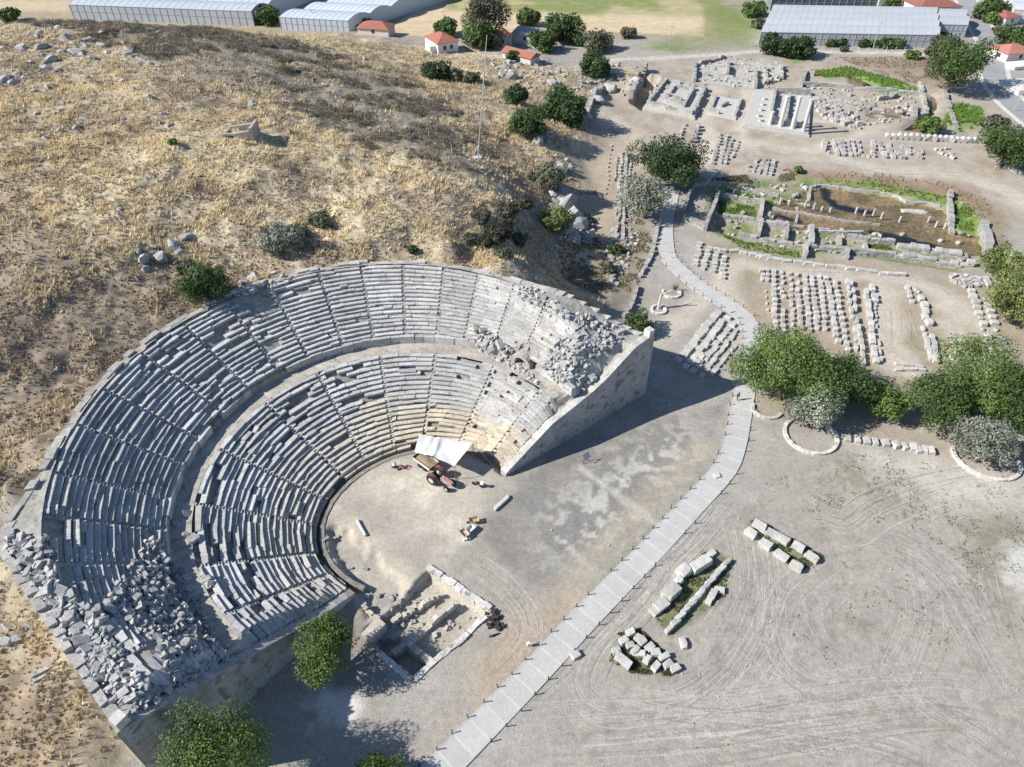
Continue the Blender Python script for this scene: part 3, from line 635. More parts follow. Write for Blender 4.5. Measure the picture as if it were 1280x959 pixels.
# gutter kerb and front row of high-backed seats round the orchestra
mb = MB(); mg = MB(); t = R(70); 
while t < R(249):
    r = float(rk(K0, t)); L = random.uniform(1.5, 2.4) / r; c = np.array((.47, .44, .38)) * random.uniform(.9, 1.08)
    V = [cart(tt, float(rk(K0, tt)) - .35 + u, -.5 if q == 0 else .13 + random.uniform(-.015, .015)) for q in (0, 1) for tt, u in ((t, 0), (t + L - .012 / r, 0), (t + L - .012 / r, .62), (t, .62))]
    mb.add(V, [(3, 2, 1, 0), (4, 5, 6, 7), (0, 1, 5, 4), (1, 2, 6, 5), (2, 3, 7, 6), (3, 0, 4, 7)], c); t += L
mb.build('orchestra_kerb', M['masonry'], TH)
t = R(92)
while t < R(240):
    r = f0(t) - .05; L = 2.3 / r
    if random.random() < .8:
        c = np.array(CREAM if math.degrees(t) < 150 else (.45, .42, .36)) * random.uniform(.85, 1.05)
        mg = MB()
        for (u0, u1, z1) in ((-.5, .121, .48), (.12, .3, .95)):
            V = [cart(tt, f0(tt) + u, -.1 if q == 0 else z1 + random.uniform(-.02, .02)) for q in (0, 1) for tt, u in ((t, u0), (t + L * .94, u0), (t + L * .94, u1), (t, u1))]
            mg.add(V, [(3, 2, 1, 0), (4, 5, 6, 7), (0, 1, 5, 4), (1, 2, 6, 5), (2, 3, 7, 6), (3, 0, 4, 7)], c); mb.build('parapet_slab', M['stone'], TH)
        mg.build('front_bench', M['stone'], TH)
    t += L
# retaining walls with cut-stone courses
def coursed(name, d, base, sc=1.0, mortar=.66):
    m = surf(name, ((.3, .25), (2.2, .25), (9, .15)), .92, .4, 6, .04, base=base, tint2=((.15, .145, .135), .7, .54, .7)); nt = m.node_tree; b = nt.nodes['Principled BSDF']; L = nt.links.new
    g = node(nt, 'ShaderNodeNewGeometry'); dt = node(nt, 'ShaderNodeVectorMath', operation='DOT_PRODUCT'); L(g.outputs['Position'], dt.inputs[0]); dt.inputs[1].default_value = (*d, 0)
    sp = node(nt, 'ShaderNodeSeparateXYZ'); L(g.outputs['Position'], sp.inputs[0]); cb = node(nt, 'ShaderNodeCombineXYZ'); L(dt.outputs['Value'], cb.inputs[0]); L(sp.outputs[2], cb.inputs[1])
    br = node(nt, 'ShaderNodeTexBrick'); L(cb.outputs[0], br.inputs['Vector']); br.inputs['Scale'].default_value = 1; br.inputs['Brick Width'].default_value = 1.5 * sc; br.inputs['Row Height'].default_value = .62 * sc; br.inputs['Mortar Size'].default_value = .025; br.inputs['Mortar Smooth'].default_value = .4
    br.inputs['Color1'].default_value = (1, 1, 1, 1); br.inputs['Color2'].default_value = (.9, .9, .9, 1); br.inputs['Mortar'].default_value = (mortar, mortar, mortar, 1); br.offset = .5
    mx = node(nt, 'ShaderNodeMix', data_type='RGBA', blend_type='MULTIPLY'); mx.inputs[0].default_value = 1; L(b.inputs['Base Color'].links[0].from_socket, mx.inputs[6]); L(br.outputs[0], mx.inputs[7]); L(mx.outputs[2], b.inputs['Base Color'])
    return m
def analemma(a, b, sgn, mat):
    e = (b - a); Ln = np.hypot(*e); e = e / Ln; n = np.array([-e[1], e[0]]) * sgn      # n points into the seating
    S = np.linspace(0, Ln, 31); zt = np.interp(S, *(PRN if sgn > 0 else PRS))
    front = [(a + e * s) for s in S]; back = [(a + e * s + n * 1.15) for s in S]; mb = MB(); m = len(S); V = []
    for P, zz in ((front, -1.5), (front, None), (back, None), (back, -1.5)):
        V += [(P[i][0], P[i][1], zz if zz is not None else zt[i]) for i in range(m)]
    Q = []
    for k in range(3): Q += [(k * m + i, k * m + i + 1, (k + 1) * m + i + 1, (k + 1) * m + i) for i in range(m - 1)]
    Q += [(0, m, 2 * m, 3 * m), (m - 1, 4 * m - 1, 3 * m - 1, 2 * m - 1)]
    if sgn < 0: Q = [q[::-1] for q in Q]
    mb.add(V, Q, LIME); w = mb.build('retaining_wall', mat, TH)
    cp = MB()
    for i in range(m - 1):
        c = np.array((.46, .45, .425)) * random.uniform(.85, 1.1); q0, q1 = S[i] + .01, S[i + 1] - .01; V = []
        for zo in (.003, .30):
            for s, z, o in ((q0, zt[i], -.08), (q1, zt[i + 1], -.08), (q1, zt[i + 1], 1.0 + random.uniform(-.1, .15)), (q0, zt[i], 1.0 + random.uniform(-.1, .15))):
                p = a + e * s + n * o; V.append((p[0], p[1], z + zo + random.uniform(-.012, .012)))
        f = [(3, 2, 1, 0), (4, 5, 6, 7), (0, 1, 5, 4), (1, 2, 6, 5), (2, 3, 7, 6), (3, 0, 4, 7)]
        cp.add(V, f if sgn > 0 else [q[::-1] for q in f], c)
    cp.build('coping', M['stone'], w)
    p = b - e * .6 + n * .55; cs = MB(); cs.box((p[0], p[1], zt[-1] + .25), (1.1, 1.2, 1.1), math.atan2(e[1], e[0]), PALE, .06, taper=.95); cs.build('corner_block', M['marble'], w)
    return w
dN = (NC - NI) / np.hypot(*(NC - NI)); dS = (SW_ - SI) / np.hypot(*(SW_ - SI))
analemma(NI, NC, 1, coursed('north_wall_stone', dN, (.42, .42, .415))); analemma(SI, SW_, -1, coursed('south_wall_stone', dS, (.43, .43, .425)))
# outer ring wall, seen as a pale coping with the hill or a drop behind it
mb = MB(); t = math.atan2(NC[1] - CY, NC[0] - CX); tend = R(238.3); split = False
while t < tend:
    r = float(rout(t)); L = random.uniform(1.2, 2.2) / r; t2 = min(t + L, tend); c = np.array((.45, .435, .405)) * random.uniform(.8, 1.12); d = math.degrees(t)
    top = min(16.1, float(cap(t)) - .05, float(wallcap(np.array(CX + r * math.cos(t)), np.array(CY + r * math.sin(t))))) + (random.choice([-1.3, -.7, -.3, 0, .2, .3]) if 66 < d < 190 else random.uniform(-.1, .15)); o0, o1 = random.uniform(-.08, .08), .95 + random.uniform(-.2, .2)
    V = []
    for q in (0, 1):
        for tt, u in ((t, .25 + o0 - o1), (t2, .25 + o0 - o1), (t2, .25 + o0), (t, .25 + o0)):
            V.append(cart(tt - (.02 / r if tt == t2 else 0), float(rout(tt)) + u, (0 if (d > 186 or d < 64) else 12) - .5 if q == 0 else top + random.uniform(-.05, .05)))
    if d > 119 and not split: mb.build('outer_wall', M['stone'], TH); mb = MB(); split = True
    if not 117 < d < 124 : mb.add(V, [(3, 2, 1, 0), (4, 5, 6, 7), (0, 1, 5, 4), (1, 2, 6, 5), (2, 3, 7, 6), (3, 0, 4, 7)], c)
    t = t2
mb.build('outer_wall', M['stone'], TH)
# vaulted passage opening onto the walkway at the north end
th_ = VT; rr_ = VR
vb = MB(); rad = (math.cos(th_), math.sin(th_)); tan = (-rad[1], rad[0]); rng = [(math.cos(a), math.sin(a)) for a in np.linspace(0, math.pi, 10)]
V = []; 
for dp in (-.3, 2.3):
    for k in (1.0, 1.75):
        for ca, sa in rng: V.append((CX + rad[0] * (rr_ + dp) + tan[0] * 1.05 * k * ca, CY + rad[1] * (rr_ + dp) + tan[1] * 1.05 * k * ca, DZ - .2 + .7 + (1.0 * (k ** .7) * sa if sa > 0 else 0) if sa > .01 else DZ - .2))
Q = []
for i in range(9): Q += [(i, i + 1, 10 + i + 1, 10 + i), (10 + i, 11 + i, 31 + i, 30 + i), (i, 20 + i, 21 + i, i + 1)]
vb.add(V, Q, (.44, .42, .38)); 
ar = vb.build('vault_arch', M['stone'], TH)
# fallen blocks: every one an object of its own
def G2(u, v): return G(u, v, True)
def scatter(pl, n, smin, smax, label, group, name='fallen_block', pool=FALL, lift=0.0, cat='stone block', keep=None):
    P = np.array(pl, float); lo = P.min(0); hi = P.max(0); k = 0; out = []; tries = 0
    while k < n and tries < n * 40:
        tries += 1; u = random.uniform(lo[0], hi[0]); v = random.uniform(lo[1], hi[1])
        if not bool(inside(np.array([u]), np.array([v]), P)[0]): continue
        p = G2(u, v)
        if keep is not None and not bool(in_theatre(np.array([p.x]), np.array([p.y]), keep)[0]): continue
        s = random.uniform(smin, smax) * (1.3 if random.random() < .12 else 1)
        if any((p.x - q[0]) ** 2 + (p.y - q[1]) ** 2 < (.36 * (s + q[2])) ** 2 for q in out): continue
        out.append((p.x, p.y, s)); k += 1
        o = link(name, random.choice(pool), loc=(p.x, p.y, p.z - .18 * s + lift), rz=(random.gauss(0, .3), random.gauss(0, .3), random.uniform(0, 6.3)), scale=(s * random.uniform(.8, 1.5), s * random.uniform(.65, 1), s * random.uniform(.45, .72)))
        tag(o, label, cat, group)
lab = 'grey fallen stone block among the rubble heaped over the theatre\'s western corner'
scatter([(8,668),(58,672),(75,735),(130,770),(160,840),(205,860),(230,868),(150,912),(60,800),(8,705)], 125, .5, .92, lab, 'fallen blocks on the western corner', keep=.9)
scatter([(190,665),(215,690),(225,705),(262,775),(290,815),(250,860),(215,855),(195,800),(130,760),(145,730)], 85, .45, .85, lab, 'fallen blocks on the western corner', lift=-.05, keep=.9)
lab = 'grey fallen stone block in the heap near the theatre\'s northeastern wall corner'
scatter([(678,455),(690,430),(712,420),(755,418),(770,430),(735,452),(745,475),(722,495),(685,470)], 70, .5, .95, lab, 'fallen blocks near the northeastern corner', keep=1.2)
scatter([(640,352),(670,362),(720,388),(790,418),(770,425),(700,395),(650,372)], 14, .7, 1.1, 'weathered block lying loose along the theatre\'s northern rim', 'loose blocks along the northern rim')
scatter([(588,405),(625,422),(650,445),(635,455),(600,440)], 9, .8, 1.3, 'tilted grey slab fallen onto the walkway between the seat tiers', 'slabs fallen on the walkway')
scatter([(280,318),(330,330),(370,345),(360,352),(300,372),(290,365)], 9, .7, 1.2, 'broken block at the damaged top rim below the round bush', 'blocks at the damaged top rim')
scatter([(205,610),(235,640),(250,700),(285,780),(265,740),(230,690)], 6, .6, 1.0, 'loose grey block lying on the curved dusty walkway', 'blocks on the curved walkway')
scatter([(0,770),(45,775),(45,795),(20,810),(0,800)], 6, .8, 1.4, 'grey block lying in shade outside the theatre\'s western corner', 'blocks outside the western corner')

rb = MB()
for pl, n in (([(8,668),(58,672),(75,735),(130,770),(160,840),(205,860),(230,868),(150,912),(60,800),(8,705)], 420), ([(190,665),(215,690),(225,705),(262,775),(290,815),(250,860),(215,855),(195,800),(130,760),(145,730)], 420), ([(678,455),(690,430),(712,420),(755,418),(770,430),(735,452),(745,475),(722,495),(685,470)], 330), ([(640,352),(670,362),(720,388),(790,418),(770,425),(700,395),(650,372)], 120), ([(588,405),(625,422),(650,445),(665,470),(680,490),(655,470),(600,440)], 120), ([(280,318),(330,330),(370,345),(360,352),(300,372),(290,365)], 110)):
    P = np.array(pl, float); k = 0
    while k < n:
        u = random.uniform(P[:, 0].min(), P[:, 0].max()); v = random.uniform(P[:, 1].min(), P[:, 1].max())
        if not inside(np.array([u]), np.array([v]), P)[0]: continue
        k += 1; p = G2(u, v); s = random.uniform(.15, .55)
        if in_theatre(p.x, p.y, .5): rb.box((p.x, p.y, p.z - .1), (s * 1.3, s, s * .7), random.uniform(0, 3.1), np.array(LIME) * random.uniform(.8, 1.15), .15 * s, (random.gauss(0, .3), random.gauss(0, .3)), .85)
tag(rb.build('rubble', M['stone']), 'small stone rubble lying between the fallen theatre blocks', None, None, 'stuff')
# steps and paving below the western corner
g = G(58, 842); t = thing('stone_stair', g, 'short stone stair beside the theatre\'s western outer wall', 'stair')
for i in range(5): m = MB(); q = g + Vector((.42 * i * .72, -.42 * i * .9 + .6, -.28 * i + .1)); m.box((q.x, q.y, q.z - 1), (3.4, .5, 1.2), .62, np.array((.44, .42, .39)) * random.uniform(.9, 1.1), .02); m.build('step', M['masonry'], t)


# ------------------------------------------------------------------ plants
def wscale(x, y, z): return (y * math.cos(PITCH) + (CAMH - z) * math.sin(PITCH)) / FPX      # metres per photo pixel there
def crown_mesh(name, rx, rz, n, leaf, col, seed, lobes=9, loose=.0, spread=.78):
    g = np.random.default_rng(seed); L = []
    for i in range(lobes):
        a = g.uniform(0, 6.28); rr = math.sqrt(g.uniform(.05, 1)) * spread; zz = g.uniform(-.35, .6) * (1 - rr * .5)
        L.append((rr * math.cos(a), rr * math.sin(a), zz, g.uniform(.17, .42)))
    L.append((0, 0, .15, .62)); L = np.array(L); w = L[:, 3] ** 2; k = g.choice(len(L), n, p=w / w.sum())
    v = g.normal(size=(n, 3)); v /= np.linalg.norm(v, axis=1)[:, None]
    sh = 1 + (fbm(v[:, 0] * 2 + k, v[:, 1] * 2 + v[:, 2] * 2, .7, seed, 3) - .5) * .7
    rad = L[k, 3] * (g.uniform(0, 1, n) ** .22) * sh * (1 + loose * g.uniform(0, .6, n) ** 2)
    P = (L[k, :3] + v * rad[:, None]); P[:, 2] = np.maximum(P[:, 2], -.7); P = P * [rx, rx, rz]
    nrm = v + g.normal(size=(n, 3)) * .55 + [0, 0, .25]; nrm /= np.linalg.norm(nrm, axis=1)[:, None]
    t = np.cross(nrm, g.normal(size=(n, 3))); t /= np.linalg.norm(t, axis=1)[:, None]; b = np.cross(nrm, t)
    s = leaf * g.uniform(.55, 1.25, n)[:, None]; asp = g.uniform(.5, .9, n)[:, None]
    V = np.stack([P - t * s - b * s * asp * .3, P + b * s * asp * -.8, P + t * s + b * s * asp * .2, P + b * s * asp], 1).reshape(-1, 3)
    lt = (g.uniform(.72, 1.28, n) * (.68 + .62 * g.uniform(0, 1, len(L))[k]))[:, None]  # random tone per lobe paints sunlit and dark clumps into the leaves
    c = np.array(col)[None] * lt; c[:, 0] *= g.uniform(.88, 1.12, n); c = np.repeat(c, 4, 0)
    return np_mesh(name, V, np.arange(4 * n).reshape(-1, 4), c, M['leaf'])
def trunk_mb(rx, hc, h0=0):
    mb = MB(); c = (.16, .13, .10); mb.tube((0, 0, -.3), (.1, .05, hc * .55), .09 * rx + .08, .06 * rx + .05, 8, c); p = Vector((.1, .05, hc * .5))
    for i in range(6):
        a = i * 1.05 + random.uniform(-.3, .3); q = Vector((math.cos(a) * rx * .5, math.sin(a) * rx * .5, hc + random.uniform(-.1, .35) * rx)); mb.tube(p, q, .045 * rx + .03, .015 * rx + .01, 5, c)
    return mb
KIND = {'bright': (.13, .20, .05), 'dark': (.060, .105, .036), 'olive': (.30, .32, .255), 'yellow': (.21, .25, .085), 'green': (.088, .142, .042), 'grey': (.15, .16, .105), 'brush': (.095, .09, .06)}
_tn = [0]
def tree(u, v, r, kind, label, group=None, name='leafy_tree', cat='tree', zr=.8, n=None, lift=.55, leaf=None, lobes=9, loose=.15):
    lobes = int(lobes * 1.7) + 4
    z = 0
    for i in range(6):
        p = px(u, v, z); m = wscale(p[0], p[1], z); rx = r * m * (1.18 if r > 27 else 1.32); z = max(gz(*p), 0) + rx * zr * lift + (.25 * rx if r > 25 else 0)
    g0 = gz(*p); hc = z - g0; _tn[0] += 1
    n = n or int(min(30000, max(900, (r ** 1.6) * 32))); leaf = leaf or max(.12, 1.5 * m) * (1.15 if r < 25 else 1)
    t = thing(name, (p[0], p[1], g0), label, cat, group)
    cm = link('crown', crown_mesh('crown', rx, rx * zr, n, leaf, KIND[kind], 100 + _tn[0], lobes, loose), t); cm.matrix_parent_inverse = I4; cm.location = (0, 0, hc)
    tr = link('trunk', trunk_mb(rx, max(hc - rx * zr * .35, .3)).data('trunk', M['bark']), t); tr.matrix_parent_inverse = I4
    return t
tree(985, 462, 60, 'bright', 'large bright green fig tree beside the bend of the paved path', zr=.75, lobes=14)
tree(1056, 474, 37, 'green', 'dark green tree leaning against the large bright one near the path', zr=.85)
tree(1024, 511, 31, 'olive', 'silvery grey olive tree inside the stone ring nearest the path', name='olive_tree', zr=1.15, loose=.3)
tree(1106, 497, 28, 'bright', 'small bright green tree between the big path tree and the right grove', zr=.85)
tree(1182, 500, 44, 'green', 'leafy green tree at the left of the grove above the right stone ring', zr=.8, lobes=11)
tree(1234, 480, 60, 'bright', 'tall bright green tree in the middle of the right grove', zr=.85, lobes=13)
tree(1282, 505, 54, 'green', 'green tree cut by the right edge of the photo behind the grey olive', zr=.9)
tree(1234, 553, 34, 'olive', 'grey olive tree with dark lower leaves by the right stone ring', name='olive_tree', zr=1.1, loose=.35)
tree(1278, 372, 46, 'yellow', 'yellowish green tree beside the right row of blocks', zr=.8, lobes=12, loose=.4)
tree(1262, 332, 26, 'yellow', 'yellowish green shrub at the corner of the sunken basin', name='shrub', cat='shrub', loose=.4)
tree(400, 812, 42, 'bright', 'bushy bright green tree against the southern retaining wall', zr=.85, lift=.95, lobes=13)
tree(262, 957, 62, 'bright', 'large light green tree at the bottom edge below the southern wall', zr=.85, lift=1.5, lobes=14)
tree(472, 972, 32, 'bright', 'light green tree top at the bottom edge beside the paved path')
tree(250, 346, 29, 'green', 'round green bush above the damaged theatre rim', name='bush', cat='bush', zr=.95, lobes=14)
tree(232, 330, 12, 'grey', 'small grey bush beside the round green one on the hill', name='bush', cat='bush')
tree(797, 405, 15, 'green', 'small round shrub behind the northeastern wall corner', name='shrub', cat='shrub', zr=.95)
tree(832, 201, 41, 'dark', 'broad dark green tree shading the start of the paved path', zr=.8, lobes=13)
tree(808, 246, 26, 'olive', 'grey green olive tree beside the top of the paved path', name='olive_tree', zr=1.1, loose=.3)
tree(704, 133, 24, 'dark', 'dark round tree at the foot of the rocky hill', zr=.95)
tree(742, 81, 18, 'dark', 'dark round tree on the rocks left of the ruins', zr=.95)
tree(645, 120, 14, 'dark', 'small dark round tree on the hill shoulder by the flagpole', zr=1)
tree(657, 152, 21, 'green', 'spreading green tree on the slope right of the flagpole', zr=.75, loose=.3)
tree(683, 221, 20, 'grey', 'grey green bush above the rocky cliff', name='bush', cat='bush', loose=.3)
tree(693, 272, 19, 'yellow', 'pale thin bush growing on the rocky cliff', name='bush', cat='bush', loose=.5)
tree(603, 20, 28, 'grey', 'tall grey green tree behind the red roofed farmhouses', zr=1.1, loose=.3)
tree(598, 47, 20, 'green', 'green tree between the white house and the red roofed farmhouse', zr=.9)
tree(661, 24, 14, 'green', 'small tree behind the flat roofed shed'); tree(701, 37, 21, 'green', 'wide green tree right of the flat roofed shed', zr=.85)
tree(676, 53, 16, 'green', 'green tree in front of the flat roofed shed'); tree(748, 52, 17, 'grey', 'grey green tree at the edge of the straw field', loose=.3)
tree(725, 50, 9, 'green', 'little tree between two bigger ones by the straw field'); tree(556, 36, 14, 'green', 'round tree behind the white house')
tree(642, 71, 8, 'green', 'small bush beside the low red roof', name='bush', cat='bush'); tree(785, 42, 9, 'grey', 'low bush by the green strip of the field', name='bush', cat='bush')
for u, v, r, l in ((966, 57, 15, 'left'), (985, 62, 13, 'middle'), (1004, 61, 14, 'right')): tree(u, v, r, 'dark', 'round dark tree, the %s one of three by the white greenhouse' % l, 'three round dark trees', zr=.95)
tree(1200, 82, 31, 'green', 'tall green tree standing beside the asphalt road', zr=1.15, lobes=14); tree(1187, 62, 17, 'grey', 'smaller tree behind the tall roadside tree', zr=1)
tree(1262, 180, 36, 'green', 'large dense bush at the right edge above the basin', name='bush', cat='bush', zr=.75, lobes=12); tree(1245, 155, 13, 'grey', 'grey shrub between the road and the large dense bush', name='shrub', cat='shrub')
tree(1160, 157, 14, 'bright', 'bright green shrub by the flooded ruin corner', name='shrub', cat='shrub'); tree(1141, 69, 7, 'bright', 'small bright bush in front of the white greenhouse end', name='bush', cat='bush')
tree(1162, 65, 6, 'grey', 'dry little bush right of the small bright one', name='bush', cat='bush')
tree(944, 12, 12, 'green', 'tree beyond the left end of the dark greenhouse'); tree(949, 30, 8, 'green', 'small tree at the left end of the white greenhouse')
for i, (u, v, r) in enumerate([(1038,54,6),(1052,53,7),(1080,54,7),(1093,55,6),(1108,53,9),(1120,54,8),(1148,52,7),(1180,48,9)]): tree(u, v, r, 'green', 'small green bush in the row along the greenhouse front', 'bushes along the greenhouse', name='bush', cat='bush')
tree(1240, 12, 17, 'green', 'dense tree beside the top of the asphalt road'); tree(1240, 24, 9, 'bright', 'bright bush at the roadside by the small red roof', name='bush', cat='bush'); tree(1270, 48, 18, 'green', 'dark green tree above the small roadside house')
tree(1248, 39, 7, 'grey', 'grey bush on the roadside verge', name='bush', cat='bush'); tree(1115, 6, 9, 'green', 'tree in front of the pale house', n=900)
tree(335, 20, 15, 'green', 'green tree between the two greenhouses at the left'); tree(455, 26, 11, 'dark', 'dark tree beside the small tiled house'); tree(443, 32, 7, 'dark', 'small dark tree by the greenhouse corner')
tree(12, 20, 11, 'green', 'green bush among the rocks at the left edge', name='bush', cat='bush'); tree(18, 52, 9, 'dark', 'dark shrub in a hollow of the rocks', name='shrub', cat='shrub')
tree(164, 18, 8, 'green', 'low shrub on the hill crest, middle of three', name='shrub', cat='shrub', zr=.5); tree(136, 19, 5, 'green', 'low shrub on the hill crest, left of three', name='shrub', cat='shrub'); tree(186, 21, 5, 'green', 'low shrub on the hill crest, right of three', name='shrub', cat='shrub', zr=.6)
tree(348, 298, 22, 'olive', 'pale grey green bush above the theatre rim', name='bush', cat='bush', loose=.4); tree(400, 276, 13, 'grey', 'grey bush near the top of the theatre', name='bush', cat='bush'); tree(372, 290, 12, 'grey', 'dark grey bush between two paler ones above the rim', name='bush', cat='bush')
tree(546, 90, 16, 'dark', 'dark bush on the slope below the white house', name='bush', cat='bush'); tree(568, 95, 10, 'grey', 'grey bush right of the dark one below the white house', name='bush', cat='bush')
tree(216, 178, 5, 'bright', 'tiny green bush alone in the straw grass below the hut', name='bush', cat='bush'); tree(515, 312, 5, 'dark', 'small dark bush on the theatre rim', name='bush', cat='bush')
tree(1055, 62, 4, 'grey', 'low scrub bush by the path to the ruins', name='bush', cat='bush'); tree(998, 213, 5, 'bright', 'tiny bright bush above the sunken basin', name='bush', cat='bush')

for u, v, r, k_, l in ((622,292,16,'brush','dark bush on the shaded slope above the theatre rim'),(603,272,11,'grey','grey bush left of the dark one on the shaded slope'),(640,262,12,'grey','dry grey bush at the crest above the cliff'),(760,335,9,'grey','low grey bush in the gully by the dry stone wall'),(770,312,8,'dark','dark low bush at the end of the long stone rows'),(608,300,13,'brush','dark bush low on the shaded slope right of the rim'),(632,278,12,'brush','dark bush higher on the shaded slope near the cliff'),(648,300,11,'grey','dusty grey bush on the slope between rim and cliff'),(655,255,10,'brush','dark bush at the cliff edge of the hill'),(590,300,9,'grey','grey bush at the theatre rim by the shaded slope'),(630,318,9,'grey','grey bush close behind the northern rim'),(590,98,9,'grey','grey bush by the rocks left of the flagpole top'),(712,150,12,'dark','dark bush at the foot of the dark round tree')):
    tree(u, v, r, k_, l, name='bush' if 'bush' in l else 'leafy_tree', cat='bush' if 'bush' in l else 'tree', loose=.3)

# grass, scrub and reeds: countless, one object each
def tufts(name, label, X, Y, Zs, cols, h, wd, blades=4):
    n = len(X); g = RNG; P = np.stack([X, Y, Zs], 1); k = np.repeat(np.arange(n), blades); m = len(k); a = g.uniform(0, 6.28, m); hh = h[k] * g.uniform(.6, 1.2, m); ww = wd[k] * g.uniform(.5, 1.1, m)
    off = np.stack([np.cos(a * 1.7), np.sin(a * 1.7), 0 * a], 1) * (wd[k] * .6 * g.uniform(0, 1, m))[:, None]; d = np.stack([np.cos(a), np.sin(a), 0 * a], 1) * ww[:, None] * .5
    lean = np.stack([np.cos(a * 2.3), np.sin(a * 2.3), 0 * a], 1) * (hh * .55)[:, None]; B = P[k] + off
    V = np.stack([B - d - [0, 0, .05], B + d - [0, 0, .05], B + lean + np.stack([0 * a, 0 * a, hh], 1)], 1).reshape(-1, 3); c = np.repeat(cols[k] * g.uniform(.75, 1.2, m)[:, None], 3, 0)
    o = link(name, np_mesh(name, V, np.arange(3 * m).reshape(-1, 3), c, M['grass'])); return tag(o, label, None, None, 'stuff')
def pick(n, x0, x1, y0, y1): return RNG.uniform(x0, x1, n), RNG.uniform(y0, y1, n)
SA = np.array(W([(-60,22),(60,18),(330,24),(480,50),(560,95),(600,140),(600,188),(520,190),(430,150),(330,112),(220,92),(120,72),(0,60),(-60,70)], 20))
X, Y = pick(620000, -150, 30, 18, 262); h_ = hill(X, Y); dens = sst(h_, 1.2, 4) * (.25 + .75 * sst(fbm(X, Y, 4, 71, 3), .42, .6)) * np.clip(1.2 - Y / 330, .3, 1)
k = (RNG.uniform(0, 1, len(X)) < dens * .75) & ~in_theatre(X, Y, -1.2) & ((sdf(X, Y, SA) + (fbm(X, Y, 8, 79, 3) - .5) * 40 > 0) | (RNG.uniform(0, 1, len(X)) < .25)); X = X[k]; Y = Y[k]
pn = fbm(X, Y, 5, 76, 4) * .6 + fbm(X, Y, 1.5, 78, 2) * .4; cc = np.array((.30, .245, .165))[None] + (np.array((.66, .56, .36)) - np.array((.30, .245, .165)))[None] * sst(pn, .40, .58)[:, None]; cc = (cc * .6 + gcol(X, Y) * .5) * 1.28
hh_ = RNG.uniform(.2, .55, len(X)) * (.7 + .9 * sst(pn, .45, .6)); tufts('dry_grass', 'straw coloured dry grass covering the hillside', X, Y, terrain(X, Y), cc, hh_, RNG.uniform(.14, .36, len(X)), 5)
def shrub_stuff(name, label, X, Y, r, cols, per, leaf, flat=.7):
    n = len(X); g = RNG; Zs = terrain(X, Y); k = np.repeat(np.arange(n), per); m = len(k); v = g.normal(size=(m, 3)); v /= np.linalg.norm(v, axis=1)[:, None]; v[:, 2] = np.abs(v[:, 2]) * flat
    P = np.stack([X, Y, Zs], 1)[k] + v * (r[k] * g.uniform(.5, 1.1, m) ** .6)[:, None]; nr = v + g.normal(size=(m, 3)) * .6; t = np.cross(nr, g.normal(size=(m, 3))); t /= np.linalg.norm(t, axis=1)[:, None]; b = np.cross(nr, t); b /= np.linalg.norm(b, axis=1)[:, None]
    s = (leaf * g.uniform(.6, 1.3, m))[:, None]; V = np.stack([P - t * s, P + b * s * .7, P + t * s, P - b * s * .7], 1).reshape(-1, 3); c = np.repeat(cols[k] * g.uniform(.7, 1.3, m)[:, None], 4, 0)
    o = link(name, np_mesh(name, V, np.arange(4 * m).reshape(-1, 4), c, M['grass'])); return tag(o, label, None, None, 'stuff')
X, Y = pick(9000, SA[:, 0].min(), SA[:, 0].max(), SA[:, 1].min(), SA[:, 1].max()); k = (sdf(X, Y, SA) < 3) & (fbm(X, Y, 7, 81, 3) > .47); X = X[k][:1500]; Y = Y[k][:1500]
base = np.where(RNG.uniform(0, 1, len(X))[:, None] < .18, np.array((.11, .125, .07))[None], np.array((.175, .15, .12))[None]); shrub_stuff('scrub', 'grey brown leafless scrub on the upper hill', X, Y, RNG.uniform(.5, 1.9, len(X)), base * 1.55, 170, .12)
X1, Y1 = pick(5000, -110, 25, 25, 230); h_ = hill(X1, Y1); k = (h_ > 3) & (fbm(X1, Y1, 9, 91, 3) > .55) & ~in_theatre(X1, Y1, -2); X1 = X1[k][:900]; Y1 = Y1[k][:900]
base = np.where(RNG.uniform(0, 1, len(X1))[:, None] < .3, np.array((.14, .14, .08))[None], np.array((.25, .185, .12))[None]); shrub_stuff('low_scrub', 'low brown bushes dotted over the dry slope', X1, Y1, RNG.uniform(.25, .85, len(X1)), base * 1.25, 190, .05)
def in_polys(n, polys, z=0):
    xs = []; ys = []
    for pl in polys:
        P = np.array(W(pl, z)); X, Y = pick(n, P[:, 0].min(), P[:, 0].max(), P[:, 1].min(), P[:, 1].max()); k = inside(X, Y, P); xs.append(X[k]); ys.append(Y[k])
    return np.concatenate(xs), np.concatenate(ys)
X, Y = in_polys(2600, [[(1010,90),(1060,84),(1140,106),(1150,117),(1110,117),(1094,104),(1070,96),(1030,97)], [(1190,130),(1225,135),(1230,155),(1200,165),(1180,150)]]); k = fbm(X, Y, 3, 95, 3) > .40; X = X[k]; Y = Y[k]; c = np.array((.19, .30, .07))[None] * RNG.uniform(.7, 1.25, (len(X), 1)); tufts('reeds', 'bright green reeds around the flooded ruins', X, Y, terrain(X, Y), c, RNG.uniform(.3, 1.1, len(X)), RNG.uniform(.25, .5, len(X)), 5)
X, Y = in_polys(1500, [[(888,285),(930,300),(1000,316),(1000,323),(930,312)], [(905,232),(970,243),(965,250),(905,240)], [(900,246),(945,255),(945,268),(900,262)], [(1010,225),(1060,227),(1130,241),(1190,252),(1185,246),(1100,230)], [(1192,248),(1215,262),(1222,284),(1202,284)], [(1120,278),(1150,272),(1165,280),(1140,290)], [(1085,298),(1118,302),(1118,315),(1085,312)], [(1240,320),(1260,300),(1275,330),(1240,345)]])
